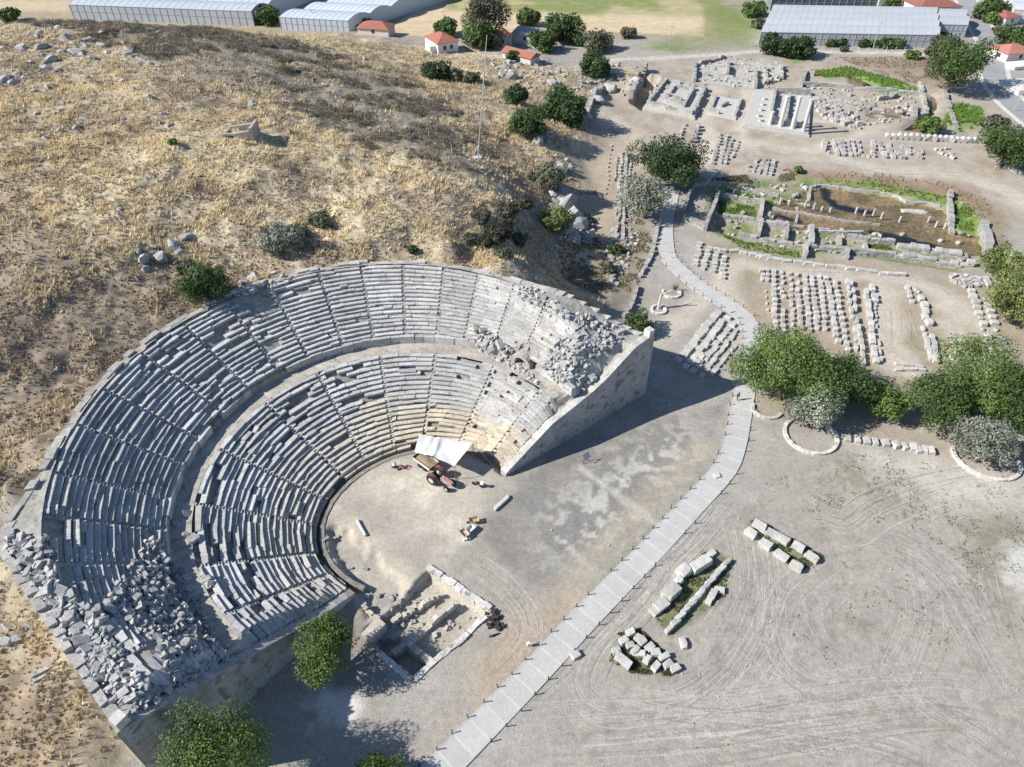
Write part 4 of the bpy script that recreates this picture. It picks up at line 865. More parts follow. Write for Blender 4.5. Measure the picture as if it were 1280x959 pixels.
k = fbm(X, Y, 2, 96, 3) > .42; X = X[k]; Y = Y[k]; c = np.array((.18, .265, .065))[None] * RNG.uniform(.65, 1.3, (len(X), 1)); tufts('wet_grass', 'bright green grass among the walls of the sunken basin', X, Y, terrain(X, Y), c, RNG.uniform(.15, .55, len(X)), RNG.uniform(.2, .45, len(X)), 4)
X, Y = in_polys(5200, [[(932,655),(945,648),(1030,695),(998,718)], [(812,765),(880,690),(915,700),(905,745),(840,795)], [(760,825),(772,792),(800,785),(850,835),(840,845),(790,842)]]); k = fbm(X, Y, 1.1, 93, 3) > .47; X = X[k]; Y = Y[k]
c = np.array((.15, .165, .07))[None] * RNG.uniform(.7, 1.3, (len(X), 1)); tufts('short_grass', 'short green grass left standing round the carved blocks', X, Y, terrain(X, Y), c, RNG.uniform(.08, .25, len(X)), RNG.uniform(.15, .35, len(X)), 3)
X, Y = in_polys(5200, [[(985,210),(1090,216),(1180,228),(1235,250),(1258,300),(1240,330),(1225,285),(1200,250),(1110,238),(1010,224)], [(1040,72),(1200,70),(1200,105),(1150,108)], [(880,225),(985,212),(1005,224),(930,228)], [(755,310),(790,250),(815,300),(790,380),(765,390)], [(690,260),(745,240),(760,380),(700,360)]])
k = fbm(X, Y, 4, 97, 3) > .44; X = X[k]; Y = Y[k]; c = np.where(RNG.uniform(0, 1, len(X))[:, None] < .25, np.array((.17, .19, .08))[None], np.array((.36, .28, .185))[None]) * RNG.uniform(.7, 1.2, (len(X), 1)); tufts('dry_weeds', 'brown dry weeds on the banks and between the block rows', X, Y, terrain(X, Y), c, RNG.uniform(.1, .45, len(X)), RNG.uniform(.2, .45, len(X)), 4)
X, Y = in_polys(60000, [[(950,590),(1010,575),(1110,560),(1300,600),(1300,830),(1000,880),(930,740)]])
wt = np.exp(-((X - px(1110, 610)[0]) / 14) ** 2 - ((Y - px(1110, 610)[1]) / 7) ** 2) + np.exp(-((X - px(1255, 700)[0]) / 9) ** 2 - ((Y - px(1255, 700)[1]) / 9) ** 2) + .55 * np.exp(-((X - px(1115, 745)[0]) / 7) ** 2 - ((Y - px(1115, 745)[1]) / 4) ** 2) + .4 * np.exp(-((X - px(1060, 810)[0]) / 12) ** 2 - ((Y - px(1060, 810)[1]) / 6) ** 2)
k = (fbm(X, Y, 2.2, 98, 4) > .68 - .2 * np.minimum(wt, 1)) & (fbm(X, Y, .7, 99, 2) > .45) & (RNG.uniform(0, 1, len(X)) < .45 * np.minimum(wt, 1)); X = X[k]; Y = Y[k]; c = np.where(RNG.uniform(0, 1, len(X))[:, None] < .55, np.array((.20, .215, .12))[None], np.array((.29, .26, .19))[None]) * RNG.uniform(.7, 1.3, (len(X), 1)); tufts('ground_weeds', 'thin green and brown weeds in patches on the open ground', X, Y, terrain(X, Y), c, RNG.uniform(.04, .16, len(X)), RNG.uniform(.15, .35, len(X)), 4)
# boulders lying on the hill
def rocks(pl, n, smin, smax, label, group, z=None, nm='boulder'): scatter(pl, n, smin, smax, label, group, nm, BLD, 0, 'boulder')
rocks([(0,35),(60,30),(130,40),(110,80),(0,110)], 34, 1.1, 3.4, 'pale grey boulder in the rocky outcrop at the far left of the hill', 'boulders of the left outcrop')
rocks([(110,25),(220,28),(200,90),(90,75)], 30, .9, 2.8, 'grey boulder on the scrubby hill crest before the greenhouse', 'boulders on the hill crest')
rocks([(0,90),(140,90),(100,190),(0,190)], 26, .8, 2.0, 'small grey boulder in the straw grass at the left edge', 'boulders in the straw grass')
rocks([(150,70),(330,110),(290,170),(150,160)], 22, .8, 2.0, 'grey boulder scattered in the grass above the stone hut', 'boulders near the stone hut')
rocks([(600,80),(700,75),(720,110),(640,105),(570,90)], 24, 1.4, 3.6, 'pale boulder on the rocky ground below the farmhouses', 'boulders below the farmhouses')
rocks([(680,235),(700,225),(735,270),(735,300),(700,290)], 14, 1.8, 4.2, 'grey rock of the cliff at the foot of the hill', 'cliff rocks'); rocks([(760,80),(795,75),(800,110),(740,110)], 12, 1.5, 3.2, 'pale rock beside the dark cleft at the ruins', 'rocks at the cleft')
rocks([(170,310),(235,290),(225,330),(160,340)], 9, 1.4, 3.6, 'grey rock on the slope left of the round bush', 'rocks left of the round bush'); rocks([(20,370),(150,400),(120,470),(20,480)], 5, .6, 1.2, 'single pale stone in the brown grass above the western rim', 'stones above the western rim')
rocks([(655,330),(700,318),(720,320),(690,345)], 12, .7, 1.6, 'loose stone in the gully behind the northern rim', 'stones in the gully'); rocks([(695,195),(720,205),(715,225),(692,218)], 9, 1.2, 2.2, 'grey rock heaped beside the dust track', 'rocks by the dust track')

rocks([(0,130),(250,100),(500,200),(620,260),(500,300),(300,270),(0,290)], 40, .4, 1.1, 'small grey stone half hidden in the straw grass of the middle slope', 'stones of the middle slope')
rocks([(100,20),(330,45),(480,70),(560,120),(480,150),(300,100)], 30, .5, 1.5, 'grey stone among the brown scrub of the upper hill', 'stones in the brown scrub')
for k, (u, v, sx, sy, sz) in enumerate([(694,238,4,3.5,4.5),(701,252,5,4,6),(709,262,6,4,6),(716,275,5.5,4,5.5),(724,284,5,4,4.5),(733,296,4,3,3),(688,226,3.5,3,3.5),(706,290,5,4,5),(716,300,4,3.5,3.5),(696,275,4.5,4,5),(700,212,4.5,3.5,3),(672,178,3,3,3),(730,148,5,4,3.2),(748,128,5,4,4),(765,112,5,4,4),(690,105,4,3,2.6),(640,98,4.5,3,3)]):
    p = G(u, v); o = link('cliff_rock', BLD[k % 12], loc=(p.x, p.y, p.z - sz * .2), rz=(random.gauss(0, .2), random.gauss(0, .2), random.uniform(0, 6)), scale=(sx, sy, sz)); tag(o, 'big craggy grey rock jutting from the foot of the hill' if k < 11 else 'big pale rock on the stony ground between hill and temples', 'rock', 'rocks at the hill foot' if k < 11 else 'rocks between hill and temples')


# ------------------------------------------------------------------ paved path and its low posts
def V3(p, z=None): return Vector((p[0], p[1], gz(p[0], p[1]) if z is None else z))
PC = [(840,240),(832,280),(832,304),(836,323),(850,338),(872,357),(899,375),(915,385),(931,397),(940,416),(941,432),(938,452),(931,488),(925,523),(919,553),(911,578),(897,598),(858,640),(815,687),(765,738),(722,783),(655,855),(560,953),(500,1013)]
def resample(P, d):
    P = np.array(P); Q = []                             # Catmull-Rom then even spacing
    E_ = np.vstack([2 * P[0] - P[1], P, 2 * P[-1] - P[-2]])
    for i in range(1, len(E_) - 2):
        for t in np.linspace(0, 1, 12, endpoint=False):
            a, b, c, e = E_[i - 1:i + 3]; Q.append(.5 * (2 * b + (c - a) * t + (2 * a - 5 * b + 4 * c - e) * t * t + (3 * b - a - 3 * c + e) * t ** 3))
    Q.append(P[-1]); Q = np.array(Q); s = np.r_[0, np.cumsum(np.hypot(*np.diff(Q, axis=0).T))]; u = np.arange(0, s[-1], d)
    return np.stack([np.interp(u, s, Q[:, 0]), np.interp(u, s, Q[:, 1])], 1)
pc = resample(W(PC), 2.34); tg = np.gradient(pc, axis=0); tg /= np.hypot(*tg.T)[:, None]; nm = np.stack([-tg[:, 1], tg[:, 0]], 1); HWID = 1.55
mb = MB()
for i in range(len(pc) - 1):
    c = np.array((.46, .455, .44)) * random.uniform(.96, 1.04)
    for f0_, f1_, cc, z1 in ((.05, .95, c, .11), (-.05, .05, (.54, .53, .505), .104)):
        q = [pc[i] + (pc[i + 1] - pc[i]) * f for f in (f0_, f1_)]; n0 = nm[i]; n1 = nm[i + 1]
        ps = [q[0] + n0 * HWID, q[0] - n0 * HWID, q[1] - n1 * HWID, q[1] + n1 * HWID]; P = [(*p, -.3) for p in ps] + [(*p, z1) for p in ps]
        mb.add(P, [(3, 2, 1, 0), (4, 5, 6, 7), (0, 1, 5, 4), (1, 2, 6, 5), (2, 3, 7, 6), (3, 0, 4, 7)], cc)
    for s in (-1, 1):                                  # pale edging
        q = [pc[i] + (pc[i + 1] - pc[i]) * f for f in (.0, .985)]; a = HWID * s; b = (HWID + .16) * s
        ps = [q[0] + nm[i] * a, q[0] + nm[i] * b, q[1] + nm[i + 1] * b, q[1] + nm[i + 1] * a]; ps = ps if s < 0 else ps[::-1]
        mb.add([(*p, -.3) for p in ps] + [(*p, .125) for p in ps], [(3, 2, 1, 0), (4, 5, 6, 7), (0, 1, 5, 4), (1, 2, 6, 5), (2, 3, 7, 6), (3, 0, 4, 7)], (.47, .455, .425))
path = tag(mb.build('path', M['concrete']), 'curving path of pale concrete slabs', None, None, 'structure')
bm_ = MB(); bm_.tube((0, 0, -.1), (0, 0, .74), .07, .06, 8, (.035, .032, .03)); bm_.tube((0, 0, .70), (0, 0, .80), .085, .075, 8, (.05, .045, .04)); bol = bm_.data('bollard', M['metal'])
for i in range(2, len(pc)):
    for s, l in ((1, 'left'), (-1, 'right')):
        if (i, s) in ((9, 1), (23, -1), (44, 1), (38, -1)) or random.random() < .05: continue
        p = pc[i] + nm[i] * s * (HWID + .28) + RNG.normal(0, .06, 2); o = link('path_post', bol, loc=(p[0], p[1], 0), rz=(random.gauss(0, .05), random.gauss(0, .05), 0)); tag(o, 'short dark post standing along the %s edge of the paved path' % ('theatre side' if s < 0 else 'car park side'), 'post', 'posts along the path, ' + ('theatre side' if s < 0 else 'car park side'))

# ------------------------------------------------------------------ cut stones set out in rows
def zz(ox, oy, sc, pts): return [(ox + x * sc, oy + y * sc) for x, y in pts]
def put(u, v, dims, rz, label, group, name='stone_block', cat='stone block', pool=BLK, sink=.08, tilt=.03):
    g = G(u, v); s = [d * random.uniform(.86, 1.14) for d in dims]
    o = link(name, random.choice(pool), loc=(g.x, g.y, g.z - sink * s[2]), rz=(random.gauss(0, tilt), random.gauss(0, tilt), rz), scale=s); return tag(o, label, cat, group)
def row(p0, p1, n, dims, label, group, jit=.12, **k):
    a = G(*p0); b = G(*p1); d = b - a; ang = math.atan2(d.y, d.x); L = d.length / max(n - 1, 1) if n > 1 else 1
    for i in range(n):
        f = i / max(n - 1, 1); p = a + d * f; u = random.gauss(0, jit); w = random.gauss(0, jit); x = p.x + math.cos(ang) * u - math.sin(ang) * w; y = p.y + math.sin(ang) * u + math.cos(ang) * w
        s = (min(dims[0], L * .98) if n > 1 else dims[0], dims[1] * .64, dims[2] * .9); s = [q * random.uniform(.84, 1.12) for q in s]
        o = link(k.get('name', 'stone_block'), random.choice(k.get('pool', BLK)), loc=(x, y, gz(x, y) - .06), rz=(random.gauss(0, .03), random.gauss(0, .03), ang + random.gauss(0, .06)), scale=s); tag(o, label, k.get('cat', 'stone block'), group)
# foreground
ln = 'large pale block in the %s row of the pair nearest the car park middle'
A1 = zz(750, 630, .2398, [(830,113),(893,150),(945,180),(1028,222),(1100,275)]); A2 = zz(750, 630, .2398, [(782,152),(860,210),(942,265),(1018,323)])
aa = G(*A1[0]); ab = G(*A1[-1]); ang = math.atan2(ab.y - aa.y, ab.x - aa.x)
for pts, nmr in ((A1, 'farther'), (A2, 'nearer')):
    for u, v in pts: put(u, v + 2.5, (1.7, .95, .85), ang + random.gauss(0, .04), ln % nmr, 'pale blocks, %s car park row' % nmr)
for x, y in [(158,672),(122,712),(82,765),(198,697),(155,735),(215,717),(182,762),(210,780),(255,742),(245,810),(288,775),(330,795),(287,847),(348,835),(387,853)]:
    u, v = zz(750, 630, .2398, [(x, y)])[0]; put(u, v + 2, (1.05, .75, .7), ang + 1.2 + random.gauss(0, .25), 'small pale block in the loose group nearest the bottom of the paved path', 'small loose blocks by the path', tilt=.08)
u, v = zz(750, 630, .2398, [(118, 815)])[0]; put(u, v + 2, (2.3, .8, .8), -.75, 'long pale beam among the small loose blocks nearest the path bottom', None)
cl = lambda x, y: zz(750, 630, .2398, [(x, y)])[0]
pa = G(*cl(408, 405)); pb = G(*cl(518, 320)); ang2 = math.atan2(pb.y - pa.y, pb.x - pa.x)
for (x, y), dm, lb in [((518,330),(2.7,1.4,1.2),'white squared block at the upper end of the big carved pair row'), ((432,362),(1.5,1.5,1.2),'white square block with a chipped corner in the middle of the carved row'), ((406,410),(1.2,1.0,.7),'low white block leaning on the square one in the carved row'), ((366,478),(2.3,1.5,1.3),'large white squared block in the lower half of the carved row'), ((314,535),(1.5,1.3,.9),'white block with flat top second from the lower carved row end'), ((287,560),(1.2,1.1,.6),'hollowed low white block at the lower end of the carved row'), ((580,265),(1.0,.8,.5),'small grey block at the top end of the carved row')]:
    put(*cl(x, y), dm, ang2 + random.gauss(0, .05), lb, None, 'carved_block', 'carved stone', sink=.02)
for i in range(12):
    f = i / 11; put(*cl(652 - 290 * f, 318 + 340 * f), (1.45, .55, .75), ang2 + random.gauss(0, .05), 'thin white block in the long single file beside the grass strip', 'white blocks in single file', 'carved_block', 'carved stone', sink=.02)
for (x, y), dm, lb in [((585,478),(1.2,1.0,.7),'white block on top of the broken trio beside the single file'), ((567,508),(1.0,.8,.5),'white block lowest in the broken trio beside the single file'), ((622,455),(1.1,.8,.5),'grey block at the upper right of the broken trio'), ((432,732),(1.2,.7,.5),'lone white block between the single file and the small group')]: put(*cl(x, y), dm, random.uniform(0, 3), lb, None, 'carved_block', 'carved stone')
for x, y in [(392,275),(443,280),(490,287),(530,293),(582,298),(635,310),(678,315),(722,322),(748,332),(778,333),(812,338)]:
    u, v = zz(960, 480, .25, [(x, y)])[0]; put(u, v + 1, (.85, 1.2, .75), -.1 + random.gauss(0, .12), 'white block in the short row between the two olive stone rings', 'white blocks between the stone rings')
put(*zz(750, 560, 1, [(146, 36)])[0], (.8, .7, .4), .3, 'single pale stone lying beside the right edge of the paved path', None); put(719, 820, (.9, .8, .5), .5, 'single pale cube beside the path near the bottom', None)
# tight rows beside the path
z3 = lambda *p: zz(800, 290, .198, p)
lb = 'worn grey block in the five tight slanting rows inside the path bend'; gp = 'blocks in five tight rows'
for p, n, d in ((((490,515),(248,812)),14,(1,2.1,.7)), (((540,550),(300,858)),13,(1,1.9,.7)), (((580,592),(480,705)),5,(1,1.5,.6)), (((470,738),(345,878)),7,(1,1.5,.6)), (((603,632),(400,905)),13,(1,1.2,.55)), (((592,732),(462,905)),8,(.9,.9,.5))): row(*z3(*p), n, d, lb, gp)
for x, y in ((385,800),(360,830),(330,880),(460,895)): put(*z3((x, y))[0], (1.2, .9, .6), .9, lb, gp)
lb = 'grey block in the compact square cluster left of the yard entrance'; gp = 'blocks in the compact square cluster'
for p, n in ((((380,85),(345,208)),7), (((440,105),(393,240)),7), (((482,140),(458,255)),6), (((525,165),(522,293)),6)): row(*z3(*p), n, (.95, 1.65, .7), lb, gp, jit=.15)
lb = 'pale stone in the long curving border line along the sunken basin'; gp = 'stones of the border line'
for u, v, L in [(895,312,1.3),*[(a, b, 1.5) for a, b in z3((520,120),(592,124),(650,136),(710,146),(755,153),(792,160))], *[(930 + x * .1564, 320 + y * .1564, 1.9) for x, y in [(165,14),(220,24),(275,31),(340,42),(430,52),(510,62),(590,74),(685,86),(770,92),(850,104),(935,114),(1025,124),(1115,142),(1180,150),(1245,152)]]]:
    put(u, v + 1, (L, .8, .7), -.13 + random.gauss(0, .06), lb, gp, 'border_stone', 'border stone')
z1 = lambda *p: zz(930, 320, .1564, p); gp = 'blocks in the ranks of the block yard'; lb = 'pale block standing in the close upright ranks of the block yard'
for p0, p1, n, d in [((140,130),(148,195),3,(1,1.1,.8)),((180,130),(182,200),3,(1,1.1,.8)),((175,288),(187,435),4,(.7,.6,.4)),((235,130),(250,578),12,(1.1,1.25,.8)),((300,140),(303,215),3,(1,.8,.6)),((290,270),(312,328),3,(1,1.0,.6)),((306,445),(322,662),6,(1.2,1,.8)),((357,150),(370,240),3,(1,.8,.6)),((375,280),(375,372),3,(.9,1,.6)),((380,402),(390,640),7,(1,.8,.7)),((420,160),(428,215),2,(1.2,.9,.7)),((428,290),(455,590),8,(1.3,1.1,.8)),((483,170),(515,602),12,(1.1,1.15,.8)),((540,178),(582,582),12,(1.1,1.2,.8)),((605,182),(645,590),11,(1.1,1.15,.8)),((660,188),(740,692),13,(1.2,1.25,.8)),((725,212),(825,762),13,(1.1,1.2,.8))]: row(*z1(p0, p1), n, d, lb, gp, jit=.1)
lb = 'long pale block in the double files at the middle of the block yard'; gp = 'long blocks in the double files'
for p0, p1, n, d in [((822,212),(840,382),4,(1.6,.9,.9)),((855,237),(880,432),4,(1.9,.9,1.1)),((855,447),(860,502),2,(1.4,.9,.9)),((895,522),(905,572),2,(1.3,.9,.9)),((880,602),(890,742),3,(1.8,1,.9)),((912,602),(950,862),6,(1.7,.9,1.1)),((970,297),(995,462),5,(1.6,1.2,.9)),((1000,492),(1020,662),4,(1.8,1.3,.9)),((1025,702),(1045,850),4,(1.4,1.5,.9)),((1022,252),(1040,372),4,(1.1,1.6,.9)),((1045,402),(1050,560),6,(.9,.7,.5)),((1070,702),(1085,840),3,(1.5,.8,.7))]: row(*z1(p0, p1), n, d, lb, gp, jit=.1)
z2 = lambda *p: zz(1080, 320, .1564, p); lb = 'pale block in the short broken rows right of the yard track'; gp = 'blocks of the short broken rows'
for p0, p1, n, d in [((345,262),(380,372),4,(1.1,1.1,.6)),((400,267),(440,292),3,(1,1,.6)),((455,352),(490,452),3,(1.6,1.6,.9)),((485,492),(510,547),2,(1.5,1.5,.9)),((470,592),(480,642),2,(1.3,.8,.7)),((495,682),(530,822),4,(1.7,1,.8)),((540,662),(575,852),5,(1.5,1.2,.9)),((700,692),(740,782),2,(1.7,1.1,.8)),((690,812),(740,842),3,(1.2,1.2,.8))]: row(*z2(p0, p1), n, d, lb, gp, jit=.12)
lb = 'rounded pale block in the paired file along the right edge trees'; gp = 'rounded blocks in the paired file'
for p0, p1, n in [((855,292),(1032,792),12),((970,352),(1112,752),9)]: row(*z2(p0, p1), n, (1.2, 1.9, .8), lb, gp, jit=.1, name='rounded_block', pool=BLD[:5] + BLK)
lb = 'long slab lying across the near end of the block yard'; gp = 'slabs at the near end of the yard'
for p0, p1, n in [((285,872),(430,892),3),((270,912),(450,918),4)]: row(*z2(p0, p1), n, (1.6, .9, .6), lb, gp)
# the many small far ones: one object
st = MB()
def far_row(p0, p1, n, dims, jit=.12):
    a = G(*p0); b = G(*p1); d = b - a; ang = math.atan2(d.y, d.x); L = d.length / max(n - 1, 1)
    for i in range(n):
        p = a + d * (i / max(n - 1, 1)); s = [min(dims[0], L * .88), dims[1] * .75, dims[2] * .9]; s = [q * random.uniform(.75, 1.15) for q in s]
        st.box((p.x + random.gauss(0, jit), p.y + random.gauss(0, jit), gz(p.x, p.y) - .05), s, ang + random.gauss(0, .07), np.array(PALE) * random.uniform(.75, 1.1), .07, taper=.92)
z4 = lambda *p: zz(740, 160, .2504, p)
for p0, p1, n, d in [((150,130),(118,430),17,(1.6,.8,.7)),((140,340),(118,560),14,(1.6,.9,.8)),((172,135),(150,560),30,(1.6,.9,.8)),((195,150),(163,400),16,(1.5,.7,.5)),((125,150),(113,262),8,(1.5,.7,.5)),((205,230),(180,390),9,(1.4,.7,.5)),((95,90),(68,330),12,(.9,.5,.4))]: far_row(*z4(p0, p1), n, d)
z5 = lambda *p: zz(780, 60, .203, p)
for p0, p1, n, d in [((590,542),(545,712),10,(1.4,1.1,.9)),((632,552),(590,712),9,(1.4,1.2,.8)),((662,572),(620,712),8,(1.4,1.2,.8)),((702,582),(660,672),6,(1.3,1.2,.7)),((818,692),(792,762),5,(1.2,1.2,.8)),((860,697),(830,772),6,(1.2,1.3,.8)),((890,697),(865,777),6,(1.2,1.3,.8)),((922,702),(902,782),6,(1.2,1.3,.8)),((765,735),(770,760),2,(1.2,1.2,.8)),((455,490),(425,580),5,(1.6,1.2,1.6)),((370,480),(340,560),5,(1.5,1,.8))]: far_row(*z5(p0, p1), n, d)
z6 = lambda *p: zz(1000, 60, .21875, p)
for p0, p1, n, d in [((195,532),(212,612),5,(2,1,.8)),((212,532),(240,612),5,(2,1,.8)),((245,545),(245,612),4,(1.6,1.4,.9)),((272,540),(285,612),4,(2.4,1.1,.8)),((295,540),(315,612),4,(2.4,1.1,.8)),((330,542),(345,600),3,(1.8,1,.7)),((335,610),(385,622),3,(1.8,1,.7)),((415,542),(412,622),5,(1.6,1.5,.9)),((448,548),(482,628),5,(1.7,1.4,.9)),((512,560),(528,622),3,(2.6,1.4,.8)),((542,585),(580,632),4,(2,1.6,.9)),((570,568),(600,575),2,(1.4,1.4,.9)),((618,575),(625,610),3,(1.5,1.4,.8)),((650,600),(690,605),3,(1.3,1.2,.8)),((685,595),(685,632),3,(1.4,1.4,1)),((130,545),(135,585),3,(1.6,1.6,1.2)),((165,600),(170,605),2,(1.2,1.2,.8)),((778,585),(850,577),5,(1.4,1.2,.6)),((800,602),(875,632),5,(1.8,1.4,.7)),((850,600),(870,625),3,(1.5,1,.7)),((1180,680),(1260,720),5,(1.5,1.5,1))]: far_row(*z6(p0, p1), n, d)
for pl, n, s0, s1 in ((zz(1080,320,.1564,[(700,160),(1000,180),(1020,240),(860,250),(700,225)]), 60, .5, 1.1), (z6((80,330),(200,340),(350,400),(340,470),(270,450),(130,400)), 60, .6, 1.5), ([(675,170),(690,165),(706,178),(690,185)], 22, .5, 1.0), ([(760,300),(775,300),(772,345),(760,360)], 26, .4, 1.0), ([(810,470),(826,490),(838,508),(815,510)], 30, .15, .4)):
    P = np.array(pl); 
    while n > 0:
        u = random.uniform(P[:, 0].min(), P[:, 0].max()); v = random.uniform(P[:, 1].min(), P[:, 1].max())
        if inside(np.array([u]), np.array([v]), P)[0]: g = G(u, v); s = random.uniform(s0, s1); st.box(g - Vector((0, 0, .1)), (s * 1.3, s, s * .7), random.uniform(0, 3), np.array(PALE) * random.uniform(.75, 1.05), .12 * s, (random.gauss(0, .15), random.gauss(0, .15)), .85); n -= 1
tag(st.build('stone_blocks', M['marble']), 'rows of small far stone blocks laid out across the sanctuary ground', None, None, 'stuff')
drum = []
for i in range(4):
    m_ = MB(); m_.tube((-.5, 0, .5), (.5, 0, .5), .5, .48, 12, PALE); drum.append(m_.data('drum', M['marble']))
for i in range(17):
    f = i / 16; put(*z6((500 + 530 * f, 515 + 28 * f))[0], (1.5, 1.5, 1.5), 1.4 + random.gauss(0, .12), 'pale column drum in the single row near the large right bush', 'column drums in one row', 'column_drum', 'column drum', drum, .05)

# ------------------------------------------------------------------ ruined walls, built of courses of irregular blocks
def ruin_wall(pl, h, w, label, name='ruined_wall', cat='wall', col=(.41, .40, .38), base=None, world=False, drop=.12, bl=1.1, hvar=.25, group=None):
    P = np.array(pl if world else W(pl)); mb = MB(); nc = max(1, round(h / .5)); hh = h / nc
    for i in range(len(P) - 1):
        a, b = P[i], P[i + 1]; L = np.hypot(*(b - a)); n = max(1, round(L / bl)); e = (b - a) / L; ang = math.atan2(e[1], e[0])
        for c in range(nc):
            off = (c % 2) * .5
            for k in range(n + (1 if off else 0)):
                s0 = max(0, (k - off) / n); s1 = min(1, (k + 1 - off) / n)
                if c == nc - 1 and random.random() < drop: continue
                m = a + (b - a) * (s0 + s1) / 2; z0 = (gz(*m) if base is None else base) - (.35 if c == 0 else 0)
                mb.box((m[0] + random.gauss(0, .03), m[1] + random.gauss(0, .03), z0 + c * hh + (.0 if c == 0 else 0)), ((s1 - s0) * L * .985, .78 * w * random.uniform(.88, 1.1), hh * .985 * (1 + (random.uniform(-hvar, hvar) if c == nc - 1 else 0)) + (.35 if c == 0 else 0)), ang + random.gauss(0, .02), np.array(col) * random.uniform(.8, 1.12), .035)
    return tag(mb.build(name, M['marble']), label, cat, group)
# stage building dug out below the orchestra
E7 = lambda *p: zz(420, 690, .1876, p)
def slab_wall(pl, zb, zt, w, label, name, col, n=8):
    P = W(pl); mb = MB(); P = resample([P[0], *P[1:]], np.hypot(*(np.array(P[-1]) - P[0])) / n) if len(P) > 2 else np.array([np.array(P[0]) + (np.array(P[1]) - P[0]) * t for t in np.linspace(0, 1, n + 1)])
    for i in range(len(P) - 1):
        a, b = P[i], P[i + 1]; e = b - a; L = np.hypot(*e); m = (a + b) / 2; mb.box((m[0], m[1], zb), (L * 1.0 - .004, w * random.uniform(.85, 1.15), zt - zb + random.uniform(-.1, .12)), math.atan2(e[1], e[0]), np.array(col) * random.uniform(.9, 1.08), .03)
    return tag(mb.build(name, M['masonry']), label, 'wall')
slab_wall(E7((612,100),(820,235),(1030,382)), -2.4, .22, .75, 'pale stone wall along the upper side of the excavated pit', 'pit_wall', (.60, .58, .54), 9)
slab_wall(E7((1040,400),(930,490),(835,590),(740,660),(640,745),(525,850)), -2.4, .2, .7, 'pale stone wall along the right side of the excavated pit', 'pit_wall', (.60, .58, .54), 12)
slab_wall(E7((505,850),(420,790),(340,720),(280,672)), -2.6, .15, .8, 'pale stone wall along the lower side of the excavated pit', 'pit_wall', (.56, .54, .50), 7)
ruin_wall(E7((795,325),(650,440),(500,575)), 1.2, .9, 'thick broken wall running across the middle of the excavated pit', 'pit_wall', col=(.52, .48, .41), base=-1.35)
ruin_wall(E7((680,265),(530,360),(365,450)), .9, .8, 'low rubble wall along the orchestra side of the excavated pit', 'rubble_wall', col=(.50, .46, .40), base=-1.2, bl=.6, drop=.35)
ruin_wall(E7((470,600),(375,665)), 1.5, .9, 'short wall closing the deep corner room of the pit', 'pit_wall', col=(.46, .43, .38), base=-1.6); ruin_wall(E7((480,600),(560,665),(635,725)), 1.4, 1.0, 'rubble wall between the corner room and the pit floor', 'rubble_wall', col=(.46, .43, .38), base=-1.6, bl=.7)
ruin_wall([(403,677),(415,671),(426,664)], .3, .5, 'thin line of stones near the orchestra kerb', 'rubble_wall', bl=.5, drop=.3); ruin_wall([(434,707),(446,705),(459,708)], .25, .4, 'faint line of stones in the lower orchestra floor', 'rubble_wall', bl=.5, drop=.4)
ruin_wall(E7((180,355),(250,430),(330,470)), .8, .6, 'curved rubble edge beside the southern wall end', 'rubble_wall', col=(.5, .46, .4), bl=.5, drop=.3)
b_ = MB(); g = G(*E7((262, 560))[0]); b_.box((0, 0, 0), (2.8, 1.5, 1.7), 0, (.52, .47, .41), .08); o = b_.build('large_block', M['marble']); o.location = (g.x, g.y, -1.3); o.rotation_euler = (0, 0, .95); tag(o, 'massive squared block at the left corner of the excavated pit', 'stone block')
o = link('stone_bench', BLK[2], loc=G(627, 630), rz=.86, scale=(3.0, .5, .45)); tag(o, 'long white stone bench lying on the edge of the forecourt', 'stone bench')
m_ = MB(); m_.tube((-1.5, 0, .22), (1.5, 0, .22), .2, .2, 12, (.62, .63, .64)); o = m_.build('column_shaft', M['marble']); o.location = G(452, 661); o.rotation_euler = (0, 0, -1.02); tag(o, 'thin pale column shaft lying in the orchestra', 'column')
